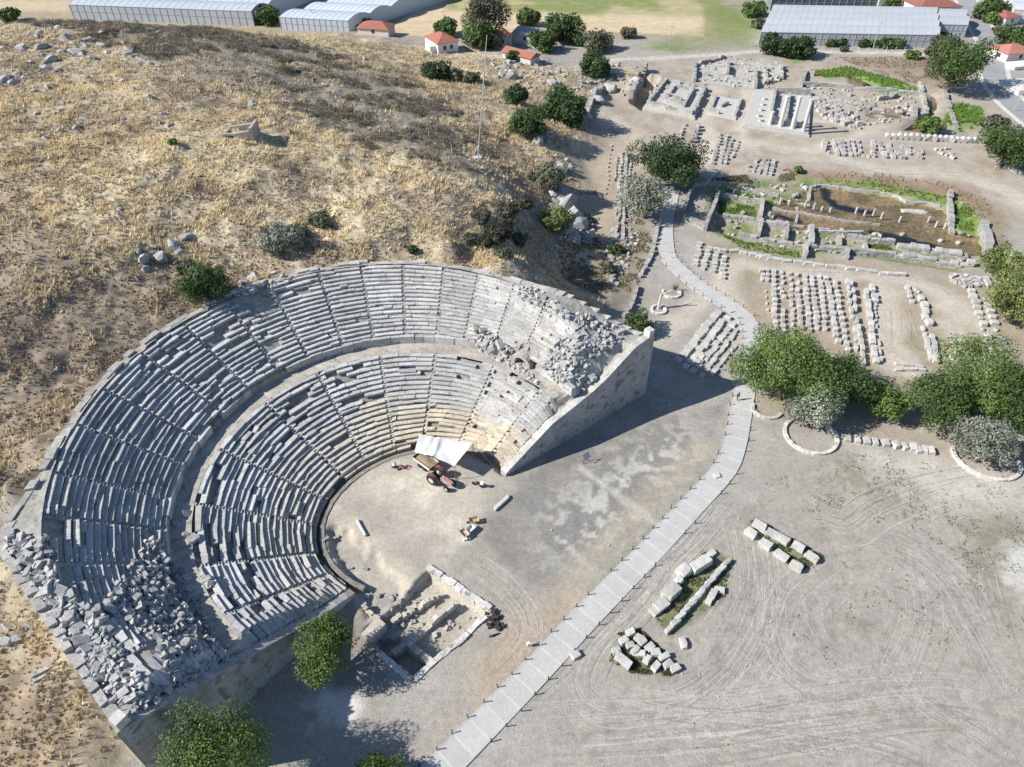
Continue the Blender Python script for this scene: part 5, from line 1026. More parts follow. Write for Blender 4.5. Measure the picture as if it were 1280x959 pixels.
# sunken basin
B5 = lambda *p: zz(860, 200, .15625, p); B6 = lambda *p: zz(1060, 200, .15625, p)
for pl, h, w, lb in [(B5((402,588),(650,640),(930,680),(1280,712)) + B6((380,750)), 1.3, 1.3, 'long grey wall along the near side of the sunken basin'),
 (B6((380,755),(700,800),(1000,850)), 1.5, 1.5, 'thick double wall closing the basin at its near right corner'), (B6((400,672),(650,710),(960,758)), 1.4, 2.2, 'broad whitish wall top beside the dark water of the basin'),
 (B5((212,428),(400,450),(560,478),(780,520)), 1.2, 1.4, 'rough wall crossing the basin from the entrance room'), (B5((270,268),(420,290),(600,318)), 1.1, .9, 'smooth grey wall between the two green strips of the basin'),
 (B5((430,205),(600,235),(730,262)), .8, .7, 'low kerb wall at the upper left rim of the basin'), (B5((600,318),(580,455)), 1.3, 1.1, 'short cross wall at the left end of the pool'),
 (B5((590,488),(570,588)), 1.6, .8, 'upright cross wall beside a dark opening in the basin'), (B5((792,500),(786,628)), 1.4, 1.0, 'second short cross wall along the basin near side'), (B5((990,478),(992,658)), 1.3, 1.2, 'rough cross wall at the middle of the basin'),
 (B5((942,668),(932,788)), 1.5, .9, 'square pier wall stepping down to the border stones'), (B5((650,408),(740,440),(830,478),(940,490)), .8, .9, 'broken low wall standing in the shallow water'), (B5((1020,500),(1150,506)), .7, .8, 'short low wall in the pool near the middle cross wall'),
 (B5((1050,555),(1280,565)) + B6((130,560)), .8, .8, 'mossy low wall along the pool near edge'), (B6((1080,510),(1110,620),(1130,742)), 1.6, 2.0, 'thick rough wall at the right end of the basin'), (B6((808,275),(825,400),(850,552)), 1.3, 1.2, 'rough wall crossing the right part of the pool'),
 (B6((0,595),(150,625),(380,640)), 1.1, 1.0, 'low wall with green plants at the near pool edge'), (B5((1210,600),(1215,690)), 1.1, 1.1, 'stub of cross wall right of the middle cross wall'), (B5((1270,700),(1265,800)), 1.4, .9, 'pier wall at the near side above the border stones'),
 (B6((140,650),(150,740)), 1.3, .8, 'slim pier beside the bright green plants'), (B5((870,300),(990,320)), .7, .8, 'pale step of blocks at the upper pool corner'), (B5((880,240),(890,400),(875,460)), .8, .7, 'line of upright blocks across the left of the pool'), (B5((985,200),(975,280)), 1.2, .9, 'short upright wall at the upper left pool corner')]:
    ruin_wall(pl, h, w, lb, bl=1.3, drop=.2)
mb = MB(); cb = resample(W([(1014,229),(1030,227),(1060,231),(1119,239),(1137,248),(1160,249),(1184,255)]), 1.5)
for i in range(len(cb) - 1):
    e = cb[i + 1] - cb[i]; m = (cb[i] + cb[i + 1]) / 2; mb.box((m[0], m[1], -2.2), (np.hypot(*e) - .01, .6, 1.35 + random.uniform(0, .15)), math.atan2(e[1], e[0]), np.array((.45, .44, .42)) * random.uniform(.85, 1.1), .03)
tag(mb.build('pool_rim', M['masonry']), 'curved stone rim along the far side of the brown pool', 'wall')
kb = ruin_wall(B5((682,350),(1000,398),(1280,445)) + B6((270,480)), .5, .6, 'straight low sill carrying short columns through the pool', 'sill_wall', base=-1.6, drop=0)
cm_ = MB(); cm_.tube((0, 0, 0), (0, 0, 1.3), .26, .23, 10, PALE); cm_ = cm_.data('column_stump', M['marble'])
for u, v in B5((735,338),(805,345),(935,360),(1005,380),(1068,392),(1135,400)) + B6((60,415),(130,430),(200,430),(265,455)):
    p = px(u, v + 2, -1.1); tag(link('column_stump', cm_, loc=(p[0], p[1], -1.12), scale=(1, 1, random.uniform(.7, 1.3))), 'short column stump on the low sill in the pool', 'column', 'column stumps in the pool')
for u, v in B6((410,470),(640,470),(700,510),(770,520)): p = px(u, v + 4, -1.5); tag(link('column_stump', cm_, loc=(p[0], p[1], -1.7), scale=(1, 1, 1.2)), 'column stump rising from the water beside green plants', 'column', 'column stumps by the green plants')
for u, v, lb in (*[(a, b, c) for (a, b), c in zip(B6((435,585),(740,635),(885,652)), ('left', 'middle', 'right'))],): p = px(u, v + 2, -1.5); tag(link('wet_rock', BLD[3], loc=(p[0], p[1], -1.7), rz=random.random(), scale=(1.5, 1.3, 1.0)), 'pale rock in the dark water, the %s one of three' % lb, 'rock')
p = px(*B6((525, 415))[0], -1.5); tag(link('stone_slab', BLK[5], loc=(p[0], p[1], -1.62), rz=-.15, scale=(5.2, 1.5, .4)), 'long white slab lying flat in the brown pool', 'slab')
Z4 = lambda *p: zz(740, 160, .2504, p)
for pl, h, w, lb in [(Z4((500,305),(475,370),(450,445)), 1.6, .8, 'left wall of the small ruined entrance room by the path'), (Z4((632,325),(600,420),(562,515)), 1.9, 1.0, 'right wall of the small ruined entrance room by the basin'), (Z4((455,462),(510,480),(565,505)), 1.4, 1.6, 'threshold wall at the near end of the entrance room'), (Z4((600,240),(570,290),(505,297)), 1.0, .9, 'broken wall at the shaded far end of the entrance room')]: ruin_wall(pl, h, w, lb, bl=1.4, drop=.1)
for pl, h, w, lb in [(z6((0,215),(200,225),(400,248),(545,258)), 1.3, 1.1, 'long curved wall below the green reeds'), (z6((545,258),(690,270)), 1.5, 1.4, 'straight wall joining the reed bed corner'), (z6((690,270),(708,330),(722,385)), 1.3, 1.3, 'right end wall of the flooded hall'), (z6((60,295),(250,320),(430,345),(640,358)), .9, 2.4, 'broad pale wall top through the flooded hall'), (z6((820,255),(850,360),(890,465)), 1.0, 1.5, 'separate pale wall right of the water channel'), (z6((430,378),(640,398)), .9, 1.2, 'low near wall of the flooded hall'), (z6((680,200),(702,255)), 1.0, 1.2, 'short wall running up from the hall corner'), (z6((640,345),(655,405)), 1.7, 1.5, 'tall broken pier at the flooded hall corner'), (z6((440,300),(520,290),(545,275)), 1.3, 1.3, 'rubble pier standing between the pools of the hall'), (z6((0,240),(30,150),(80,160)), 1.5, 1.2, 'rough wall left of the brown water bend')]: ruin_wall(pl, h, w, lb, bl=1.6, drop=.25, hvar=.4)
for pl, h, w, lb in [([(823,280),(818,305),(814,322),(806,336),(799,348)], .7, .8, 'dry stone wall beside the upper paved path'), ([(797,360),(792,378),(786,392),(778,404)], .8, .8, 'dry stone wall curving down behind the round shrub'), ([(672,352),(686,338),(700,330)], .8, .9, 'short rubble wall in the gully behind the theatre'), ([(806,92),(798,108),(788,124)], 2.6, 1.8, 'high rough wall along the dark cleft by the temples'), ([(730,160),(742,128),(752,115)], 1.4, 1.5, 'rocky wall on the slope above the dust track')]: ruin_wall(pl, h, w, lb, 'dry_stone_wall', bl=.7, drop=.25, hvar=.4)

# ------------------------------------------------------------------ temples
def platform(t, pl, steps, z0=0, col=(.56, .545, .51)):
    P = np.array(W(pl)); c = P.mean(0); mb = MB(); P = P if (P[1] - P[0])[0] * (P[2] - P[1])[1] - (P[1] - P[0])[1] * (P[2] - P[1])[0] > 0 else P[::-1]
    for i in range(steps):
        k = 1 + .05 * (steps - 1 - i); q = c + (P - c) * k; mb.prism(q, z0 - .4 if i == 0 else z0 + .45 * i + .003, z0 + .45 * (i + 1), np.array(col) * (.9 + .05 * i))
    mb.build('stepped_base', M['marble'], t); return P, c, .45 * steps + z0
def bil(P, s, t): return P[0] * (1 - s) * (1 - t) + P[1] * s * (1 - t) + P[2] * s * t + P[3] * (1 - s) * t
def inner_walls(t, P, z, segs, h, w, nm='wall_stub'):
    for s0, t0, s1, t1 in segs:
        a = bil(P, s0, t0); b = bil(P, s1, t1); o = ruin_wall([a, b], h * random.uniform(.6, 1.2), w, None, nm, None, base=z - .02 + .35, world=True, bl=1.5, drop=.2); o.parent = t; o.matrix_parent_inverse = MINV[t.name]
        if 'category' in o.keys(): del o['category']
TP = [(929,159.5),(1009.5,170.6),(1013.5,119),(943.5,115)]
t = thing('temple', (*np.array(W(TP)).mean(0), 0), 'white temple ruin with re-erected columns on its stepped base', 'temple')
P, c, z = platform(t, TP, 2, col=(.48, .47, .44)); P = np.array(W(TP))
inner_walls(t, P, z, [(.38,.12,.36,.9),(.36,.9,.98,.92),(.38,.12,.95,.1),(.62,.15,.62,.85)], 1.4, .9)
col_ = MB(); n = 14; prof = [(0,.62),(.25,.62),(.3,.52),(3.5,.5),(7,.45),(7.4,.43),(7.55,.6),(7.9,.62)]
for i in range(len(prof) - 1): col_.tube((0, 0, prof[i][0]), (0, 0, prof[i + 1][0]), prof[i][1], prof[i + 1][1], n, (.60, .58, .54))
cd = col_.data('column', M['marble'])
for u, v, h in [(975,159.5,1.05),(990,161.8,1.1),(1004,165.5,1.1),(962,157,.45),(950,153,.08),(948,147,.08),(951,140,.08),(953,133,.08),(955,126,.08)]: p = px(u, v - 1.5, z); link('column', cd, t, (p[0] - t.location.x, p[1] - t.location.y, z), scale=(1, 1, h)).matrix_parent_inverse = I4
ruin_wall([bil(P, .86, .25), bil(P, .96, .9)], 4.5, .9, None, 'cella_wall', None, base=z + .33, world=True, bl=1.6, drop=.1).parent = t
t.children[-1].matrix_parent_inverse = MINV[t.name]
TA = [(805,136),(867.5,149.5),(883,113),(831,104)]; t = thing('temple_foundation', (*np.array(W(TA)).mean(0), 0), 'foundation of a temple with low inner walls beside the dark cleft', 'temple')
platform(t, TA, 2, col=(.45, .435, .40)); P = np.array(W(TA)); inner_walls(t, P, .9, [(.04,.05,.04,.95),(.04,.05,.95,.04),(.95,.05,.96,.95),(.05,.95,.95,.95),(.3,.25,.3,.8),(.3,.8,.75,.8),(.72,.2,.73,.85),(.3,.25,.72,.22),(.45,.4,.62,.4)], .7, 1.1)
TC = [(884,143),(919.6,150.5),(928.6,125),(893.7,121)]; t = thing('temple_foundation', (*np.array(W(TC)).mean(0), 0), 'small square temple foundation between the two larger temples', 'temple')
platform(t, TC, 1, col=(.52, .50, .46)); P = np.array(W(TC)); inner_walls(t, P, .45, [(.06,.1,.06,.9),(.06,.06,.9,.06),(.93,.1,.93,.9),(.1,.94,.9,.94),(.35,.4,.65,.7)], .6, .9)
TD = [(868,104),(944,112),(978,92),(975,82),(905,72),(868,82)]; t = thing('ruined_church', (*np.array(W(TD)).mean(0), 0), 'broad pale ruin of paving and wall stubs at the far edge', 'ruin')
mb = MB(); Q = np.array(W(TD)); mb.prism(Q if side(*Q[2], Q[0], Q[1]) > 0 else Q[::-1], -.3, .22, (.47, .455, .42)); mb.build('paving', M['marble'], t)
for a, b in [((868,104),(868,84)),((868,84),(905,74)),((905,74),(975,84)),((944,112),(943,90)),((975,84),(977,100)),((880,95),(935,103)),((885,84),(935,91)),((910,80),(908,98)),((950,108),(976,98)),((955,88),(958,106))]:
    o = ruin_wall([a, b], random.uniform(.6, 1.6), 1.1, None, 'wall_stub', None, base=.57, bl=1.5, drop=.3, hvar=.5, col=(.45, .435, .40)); o.parent = t; o.matrix_parent_inverse = MINV[t.name]
lr = MB()
for pl, n, s1 in (([(885,238),(1000,228),(1235,300),(1235,330),(1000,316),(890,288)], 420, .8), ([(1000,105),(1155,112),(1160,150),(1060,160),(1010,135)], 260, .9), ([(866,72),(978,80),(978,112),(868,106)], 220, .9), ([(806,104),(882,112),(868,148),(806,136)], 160, .8), ([(885,122),(928,125),(920,150),(885,143)], 60, .7), ([(930,118),(1010,120),(1008,165),(932,158)], 60, .7), ([(850,232),(900,222),(885,288),(852,275)], 40, .6), ([(755,300),(790,260),(800,300),(770,370)], 140, .7), ([(690,235),(745,260),(745,310),(690,300)], 90, .9), ([(600,70),(800,80),(790,120),(650,115)], 200, 1.0), ([(450,735),(612,765),(520,848),(470,812)], 90, .5), ([(700,590),(1290,640),(1290,958),(640,958)], 60, .12)):
    P = np.array(pl, float)
    while n > 0:
        u = random.uniform(P[:, 0].min(), P[:, 0].max()); v = random.uniform(P[:, 1].min(), P[:, 1].max())
        if not inside(np.array([u]), np.array([v]), P)[0]: continue
        n -= 1; g = G(u, v); s = random.uniform(.15, 1) ** 1.5 * s1 + .08
        if g.z < -1.9: continue
        lr.box(g - Vector((0, 0, .1 * s)), (s * 1.35, s, s * .7), random.uniform(0, 3.1), np.array((.47, .455, .425)) * random.uniform(.7, 1.15), .13 * s, (random.gauss(0, .15), random.gauss(0, .15)), .85)
tag(lr.build('loose_stones', M['marble']), 'small loose stones strewn among the ruins and on the ground', None, None, 'stuff')

# ------------------------------------------------------------------ road, houses, greenhouses
rd = resample(W([(1196,-40),(1208,0),(1213,10),(1226,34),(1239,60),(1243,95),(1262,125),(1290,150),(1340,190)]), 2.0); tg = np.gradient(rd, axis=0); tg /= np.hypot(*tg.T)[:, None]; nn = np.stack([-tg[:, 1], tg[:, 0]], 1)
def strip(o0, o1, z0, z1, col):
    mb = MB()
    for i in range(len(rd) - 1):
        ps = [rd[i] + nn[i] * o1, rd[i] + nn[i] * o0, rd[i + 1] + nn[i + 1] * o0, rd[i + 1] + nn[i + 1] * o1]
        mb.add([(*p, z0) for p in ps] + [(*p, z1) for p in ps], [(3, 2, 1, 0), (4, 5, 6, 7), (0, 1, 5, 4), (2, 3, 7, 6)], np.array(col) * random.uniform(.95, 1.05))
    return mb
tag(strip(-3.5, 3.5, -.3, .10, (.30, .305, .31)).build('road', M['asphalt']), 'grey asphalt village road', None, None, 'structure')
tag(strip(3.502, 5.0, -.3, .06, (.56, .53, .47)).build('road_shoulder', M['concrete']), 'pale shoulder along the road', None, None, 'structure'); tag(strip(-5.0, -3.502, -.3, .055, (.58, .55, .50)).build('road_shoulder', M['concrete']), 'pale shoulder along the road', None, None, 'structure')
def frame(o, ax):      # local -> world with origin o and unit x axis ax
    ax = np.array(ax) / np.hypot(*ax); ay = np.array([-ax[1], ax[0]]); return lambda x, y: np.array(o) + ax * x + ay * y
def house(u0, v0, u1, v1, depth, hw, hr, label, wallc, roofc=(.36, .15, .105), hip=True, wins=2, door=True, z=None, cat='house', side_wins=1, sgn=1):
    """front wall from pixel 0 to pixel 1, body reaching back by depth"""
    a = np.array(px(u0, v0, z or 0)); b = np.array(px(u1, v1, z or 0)); w = np.hypot(*(b - a)); f = frame(a, b - a); zb = min(gz(*a), gz(*b)); zb = zb if z is None else z
    t = thing('tiled_house', (*f(w / 2, depth / 2), zb), label, cat); mb = MB(); mb.prism([f(0, 0), f(w, 0), f(w, depth), f(0, depth)], zb - 2, zb + hw, wallc); wl = mb.build('wall', M['plain'], t)
    o = .45; r = MB(); e = [f(-o, -o), f(w + o, -o), f(w + o, depth + o), f(-o, depth + o)]
    long_x = w >= depth
    if hip: k = min(w, depth) / 2; rg = [f(k, depth / 2), f(w - k, depth / 2)] if long_x else [f(w / 2, k), f(w / 2, depth - k)]
    else: rg = [f(-o, depth / 2), f(w + o, depth / 2)] if long_x else [f(w / 2, -o), f(w / 2, depth + o)]
    V = [(*p, zb + hw - .08) for p in e] + [(*p, zb + hw + .06) for p in e] + [(*p, zb + hw + hr) for p in rg]
    top = [(4, 5, 9, 8), (6, 7, 8, 9), (5, 6, 9), (7, 4, 8)] if long_x else [(5, 6, 9, 8), (7, 4, 8, 9), (4, 5, 8), (6, 7, 9)]
    r.add(V, [(3, 2, 1, 0), (0, 1, 5, 4), (1, 2, 6, 5), (2, 3, 7, 6), (3, 0, 4, 7)] + top, roofc); r.build('roof', M['tile'], t)
    def opening(nm, x, y, ww, hh, z0, axis, col):
        m = MB(); q = [f(x - ww / 2, -.02), f(x + ww / 2, -.02), f(x + ww / 2, .04), f(x - ww / 2, .04)] if axis == 'x' else [f(w - .04, y - ww / 2), f(w + .02, y - ww / 2), f(w + .02, y + ww / 2), f(w - .04, y + ww / 2)] if axis == 'r' else [f(-.02, y - ww / 2), f(.04, y - ww / 2), f(.04, y + ww / 2), f(-.02, y + ww / 2)]
        m.prism(q, z0, z0 + hh, col); return m.build(nm, M['metal'], t)
    for i in range(wins): opening('window', w * (i + 1) / (wins + 1), 0, 1.1, 1.3, zb + 1.0, 'x', (.03, .035, .04))
    for i in range(side_wins): opening('window', 0, depth * (i + 1) / (side_wins + 1.6), 1.0, 1.3, zb + .9, 'l' if sgn > 0 else 'r', (.03, .035, .04))
    if door: opening('door', 0, depth * .5, 1.0, 2.1, zb + .02, 'l' if sgn > 0 else 'r', (.05, .045, .04))
    return t, f, w, zb
t, f, w, zb = house(548, 68, 573, 63.5, 10, 3.2, 2.0, 'white house with red hipped roof and two dark windows on its end wall', (.80, .79, .77), z=2.5)
m = MB(); q = f(-3.2, 5); m.prism([f(-2.2, 1.5), f(.0, 1.5), f(.0, 5.5), f(-2.2, 5.5)], zb - 2, zb + 2.3, (.78, .77, .75)); m.build('annex', M['plain'], t)
house(448, 44.5, 486, 47, 7, 2.6, 1.8, 'small house with faded red tiled roof beside the greenhouse corner', (.62, .58, .52), hip=True, wins=1, side_wins=0, door=False, z=1.2)
house(617, 60, 640, 57, 8, 3.4, 1.8, 'grey walled farmhouse with red hipped roof among the trees', (.34, .32, .30), wins=1, z=1.5)
house(628, 75, 663, 84, 5, 2.6, 1.3, 'long low red roofed outbuilding below the farmhouse', (.55, .53, .50), hip=False, wins=0, side_wins=0, door=False, z=1.5)
t = house(640, 53, 672, 56, 9, 3.0, .35, 'flat grey roofed shed with a white water tank behind the farmhouse', (.60, .58, .55), (.36, .36, .36), wins=1, side_wins=0, door=False, z=.5, cat='shed')[0]
m = MB(); p = px(629, 47, 4); m.tube((p[0] - 1, p[1], 5.0), (p[0] + 1, p[1], 5.0), .45, .45, 10, (.82, .82, .82))
for dx, dy in ((-.7, -.3), (.7, -.3), (.7, .3), (-.7, .3)): m.tube((p[0] + dx, p[1] + dy, 3.2), (p[0] + dx, p[1] + dy, 4.7), .05, .05, 5, (.4, .4, .42))
m.build('water_tank', M['metal'], t)
house(1146, 22, 1198, 20, 13, 3.4, 2.6, 'white house with dull red roof at the top of the road', (.74, .72, .69), (.28, .12, .095), wins=2, z=0)
house(1137, 12, 1160, 12, 9, 3.0, 1.6, 'dark red roofed annex left of the white roadside house', (.5, .47, .43), (.22, .10, .08), wins=0, z=0); house(1096, 11, 1130, 10, 10, 5.5, 1.0, 'pale pinkish house just behind the long greenhouse', (.70, .64, .66), (.55, .52, .54), wins=3, z=0)
house(1254, 33, 1272, 30, 8, 2.8, 1.5, 'small red roofed hut on the verge across the road', (.66, .63, .60), (.34, .13, .10), wins=1, z=0)
house(1256, 79, 1290, 76, 9, 2.8, 1.8, 'low house with faded red roof at the right edge by the road', (.72, .66, .60), (.42, .19, .14), wins=1, z=0)
house(1272, 120, 1300, 118, 9, 1.6, .5, 'low white yard building with flat top at the right edge', (.78, .77, .75), (.62, .58, .55), wins=0, side_wins=0, door=False, z=0, cat='shed')
house(1267, 88, 1290, 86, 4, 1.2, .4, 'white covered trailer parked in front of the faded red house', (.80, .80, .80), (.82, .82, .82), wins=0, side_wins=0, door=False, z=0, cat='trailer')
def greenhouse(u0, v0, u1, v1, depth, spans, h, rise, label, film=(.45, .475, .50), steel=(.42, .44, .46), shift=0.0, ribs=24):
    a = px(u0, v0); b = px(u1, v1); w = np.hypot(*(b - a)); f = frame(a, b - a); t = thing('greenhouse', (*f(w / 2, depth / 2), 0), label, 'greenhouse'); sp = depth / spans
    prof = []
    for s in range(spans):
        for k in range(9): prof.append((s * sp + sp * k / 8, h + rise * math.sin(math.pi * k / 8)))
    m = MB(); n = len(prof)
    for s in range(spans):                     # each bay's vault is one part
        mb = MB(); pr = prof[s * 9:(s + 1) * 9]; V = [(*f(0 + shift * y, y + .02), zz_) for y, zz_ in pr] + [(*f(w + shift * y, y + .02), zz_) for y, zz_ in pr]
        mb.add(V, [(i, 9 + i, 10 + i, i + 1) for i in range(8)], np.array(film) * random.uniform(.94, 1.04)); mb.build('roof_vault', M['plastic'], t)
    for nm, x0, y0, x1, y1 in (('front_wall', 0, 0, w, 0), ('back_wall', w, depth, 0, depth)):
        mb = MB(); mb.add([(*f(x0 + shift * y0, y0), -.3), (*f(x1 + shift * y1, y1), -.3), (*f(x1 + shift * y1, y1), h), (*f(x0 + shift * y0, y0), h)], [(0, 1, 2, 3)], np.array(film) * .93); mb.build(nm, M['plastic'], t)
    for x in (0, w):
        mb = MB(); mb.add([(*f(x + shift * y, y + .02), zz_) for y, zz_ in prof] + [(*f(x + shift * depth, depth), -.3), (*f(x, 0), -.3)], [tuple(range(n + 2)) if x else tuple(range(n + 1, -1, -1))], np.array(film) * .95); mb.build('end_wall', M['plastic'], t)
    fr = MB()
    for i in range(ribs + 1):
        x = w * i / ribs; fr.tube((*f(x, -.06), -.2), (*f(x, -.06), h), .06, .06, 5, steel)
        for s in range(0, len(prof) - 1): 
            if (s % 9) < 8: fr.tube((*f(x + shift * prof[s][0], prof[s][0] + .02), prof[s][1] + .03), (*f(x + shift * prof[s + 1][0], prof[s + 1][0] + .02), prof[s + 1][1] + .03), .045, .045, 3, steel)
    for s in range(spans + 1): y = s * sp; fr.tube((*f(shift * y, y), h + .03), (*f(w + shift * y, y), h + .03), .14, .14, 5, steel)
    fr.tube((*f(0, -.06), h * .55), (*f(w, -.06), h * .55), .05, .05, 4, steel); fr.build('frame', M['metal'], t)
    return t
greenhouse(948, 56, 1168, 60, 34, 4, 4.2, 1.5, 'long white plastic greenhouse with four rounded bays behind the bushes', ribs=26, shift=.34)
greenhouse(1168.5, 46, 1204, 47, 20, 2, 4.2, 1.4, 'shorter white greenhouse bay joined to the right end of the long one', ribs=6, shift=.3)
greenhouse(962, 13.5, 1094, 10.5, 30, 3, 4.5, 1.3, 'dark grey netted greenhouse behind the long white one', (.17, .185, .20), ribs=14, shift=.3)
greenhouse(93, 24, 318, 33, 52, 5, 5.2, 1.4, 'wide pale greenhouse behind the hill crest at the upper left', (.47, .51, .56), ribs=26, shift=.25)
greenhouse(352, 38, 437, 43, 75, 7, 4.6, 1.4, 'blue white greenhouse right of the tree behind the hill', (.52, .58, .66), ribs=12, shift=.45)
greenhouse(1262, 28, 1345, 34, 60, 5, 4.5, 1.4, 'white greenhouse at the upper right corner across the road', (.52, .55, .59), ribs=10)
# roofless hut on the hill
g0 = G(278, 173); g1 = G(318, 177); e = (g1 - g0); w = e.to_2d().length; f = frame((g0.x, g0.y), (e.x, e.y)); zb = min(g0.z, g1.z, gz(*f(w, 5)), gz(*f(0, 5)))
t = thing('stone_hut', (*f(w / 2, 2), zb), 'small roofless stone hut standing alone on the grassy hill', 'hut'); hc = (.40, .37, .335)
for nm, q, zt in (('front_wall', [f(0, 0), f(w * .12, 0), f(w * .12, .6), f(0, .6)], [2.1] * 4), ('front_wall', [f(w * .36, 0), f(w - .62, 0), f(w - .62, .6), f(w * .36, .6)], [2.1, 2.6, 2.6, 2.1]), ('back_wall', [f(.6, 4.6), f(w - .62, 4.6), f(w - .62, 5.2), f(.6, 5.2)], [1.7, 2.3, 2.3, 1.7]), ('side_wall', [f(0, .61), f(.6, .61), f(.6, 5.2), f(0, 5.2)], [2.0, 2.0, 1.6, 1.6]), ('gable_wall', [f(w - .6, 0), f(w, 0), f(w, 5.2), f(w - .6, 5.2)], [3.2, 3.2, 2.9, 2.9]), ('door_lintel', [f(w * .12, .003), f(w * .36, .003), f(w * .36, .55), f(w * .12, .55)], [2.12] * 4)):
    m = MB(); m.prism(q, zb - 1.5 if nm != 'door_lintel' else zb + 1.75, [zb + h for h in zt], np.array(hc) * random.uniform(.9, 1.1)); m.build(nm, M['masonry'], t)
m = MB(); m.box((*f(w * .24, .3), zb - .5), (w * .23, .1, 2.2), math.atan2(e.y, e.x), (.03, .03, .03)); m.build('doorway_shade', M['masonry'], t)  # black panel painted in for the dark of the hut entrance

# ------------------------------------------------------------------ small things
def stone_ring(cu, cv, r, a0, a1, label):
    c = px(cu, cv); mb = MB(); n = int(r * (a1 - a0) / 57 / .7)
    for i in range(n):
        a = R(a0 + (a1 - a0) * (i + .5) / n); mb.box((c[0] + r * math.cos(a), c[1] + r * math.sin(a), gz(*c) - .15), (r * R(a1 - a0) / n * .985, .5, .55 + random.uniform(-.04, .04)), a + math.pi / 2, np.array((.60, .58, .54)) * random.uniform(.85, 1.08), .03)
    return tag(mb.build('stone_ring', M['marble']), label, 'planter')
stone_ring(1013, 545, 3.9, 95, 395, 'low round stone ring around the left grey olive tree'); stone_ring(1232, 572, 4.6, 130, 350, 'low stone ring around the right grey olive tree')
stone_ring(958, 512, 2.2, 150, 330, 'small stone ring partly hidden under the large bright tree'); stone_ring(823, 388, 1.3, 0, 360, 'little round stone ring at the foot of the bare pale tree'); stone_ring(839, 367, 1.7, 150, 390, 'curved stone ring behind the bare pale tree')
# bare pale tree
p = px(823, 386); t = thing('bare_tree', (p[0], p[1], 0), 'bare pale tree trunk with cut limbs in a stone ring', 'tree'); m = MB(); c = (.55, .53, .48)
m.tube((p[0], p[1], 0), (p[0] + .1, p[1] + .1, 2.6), .3, .24, 9, c); m.tube((p[0] + .1, p[1] + .1, 2.5), (p[0] + .2, p[1] + .1, 3.4), .26, .17, 9, c); m.build('trunk', M['bark'], t)
for q0, q1, r0 in (((.1,.1,2.6),(.9,.2,3.6),.16),((.9,.2,3.6),(2.0,.2,4.1),.13),((.2,.1,3.3),(-.4,.3,4.3),.15),((-.4,.3,4.3),(-.2,.5,5.0),.12)): m = MB(); m.tube((p[0] + q0[0], p[1] + q0[1], q0[2]), (p[0] + q1[0], p[1] + q1[1], q1[2]), r0, r0 * .75, 8, c); m.build('limb', M['bark'], t)
m = MB()
for i in range(60): a = random.uniform(0, 6.3); q = px(843, 364); m.tube((q[0], q[1], .2), (q[0] + math.cos(a) * random.uniform(.2, .9), q[1] + math.sin(a) * random.uniform(.2, .9), random.uniform(1.0, 2.2)), .03, .01, 3, (.10, .085, .07))
tag(m.build('dead_shrub', M['bark']), 'dark dead shrub inside the curved stone ring', 'shrub')
# flagpole
g = G(597, 199); t = thing('flagpole', g, 'tall pale bare flagpole on the shoulder of the hill', 'flagpole'); m = MB(); m.tube(g - Vector((0, 0, .5)), g + Vector((2.6, 1.0, 25)),   .11, .06, 10, (.5, .5, .49)); m.build('pole', M['metal'], t); m = MB(); m.box(g - Vector((0, 0, .4)), (1.6, 1.6, 1.0), .3, (.5, .49, .46), .03); m.build('plinth', M['masonry'], t)
for a in (.5, 2.6, 4.7): m = MB(); m.tube(g + Vector((1.5 * math.cos(a), 1.5 * math.sin(a), -.3)), g + Vector((.3, .1, 3.2)), .07, .06, 6, (.6, .6, .58)); m.build('brace', M['metal'], t)
# concrete posts of the old fence along the hill
for lab, pts in (('leaning concrete fence post on the rocky left part of the hill', [(14,105),(27,101),(47,100),(70,95),(85,90),(100,78),(119,78),(133,80),(151,82),(170,85),(188,83)]), ('pale concrete fence post across the middle of the hill', [(206,93),(220,98),(236,100),(248,98),(298,110),(311,113),(352,124),(367,132),(383,134),(400,137),(413,137)]), ('pale concrete fence post beside the grey scrub patch', [(444,143),(457,151),(470,153),(499,163),(512,166),(536,173),(555,188),(565,191),(580,192)])):
    for u, v in pts:
        g = G(u, v); m = MB(); l = random.gauss(0, .12); m.tube((0, 0, -.3), (l, .05, 1.7), .10, .085, 6, (.56, .54, .50)); m.tube((l, .05, 1.7), (l - .35, .05, 2.25), .085, .07, 6, (.56, .54, .50)); o = m.build('fence_post', M['masonry']); o.location = g; o.rotation_euler = (0, 0, random.gauss(.4, .3)); tag(o, lab, 'fence post', lab.replace('fence post', 'fence posts').replace('leaning ', '').replace('pale ', ''))
# field fence by the greenhouse track
t = thing('field_fence', (*px(960, 70), 0), 'low white post fence along the dusty track by the greenhouses', 'fence'); fl = resample(W([(770,82),(800,74),(870,69),(960,65),(1060,64),(1200,64)]), 3.2)
pm = MB(); pm.tube((0, 0, -.2), (0, 0, 1.35), .08, .07, 6, (.66, .64, .60)); pd = pm.data('post', M['masonry'])
for q in fl: o = link('post', pd, t, (q[0] - t.location.x, q[1] - t.location.y, gz(*q))); o.matrix_parent_inverse = I4
m = MB()
for i in range(len(fl) - 1):
    for z in (.6, 1.15): m.tube((*fl[i], z + gz(*fl[i])), (*fl[i + 1], z + gz(*fl[i + 1])), .015, .015, 3, (.4, .4, .4))
m.build('wires', M['metal'], t)
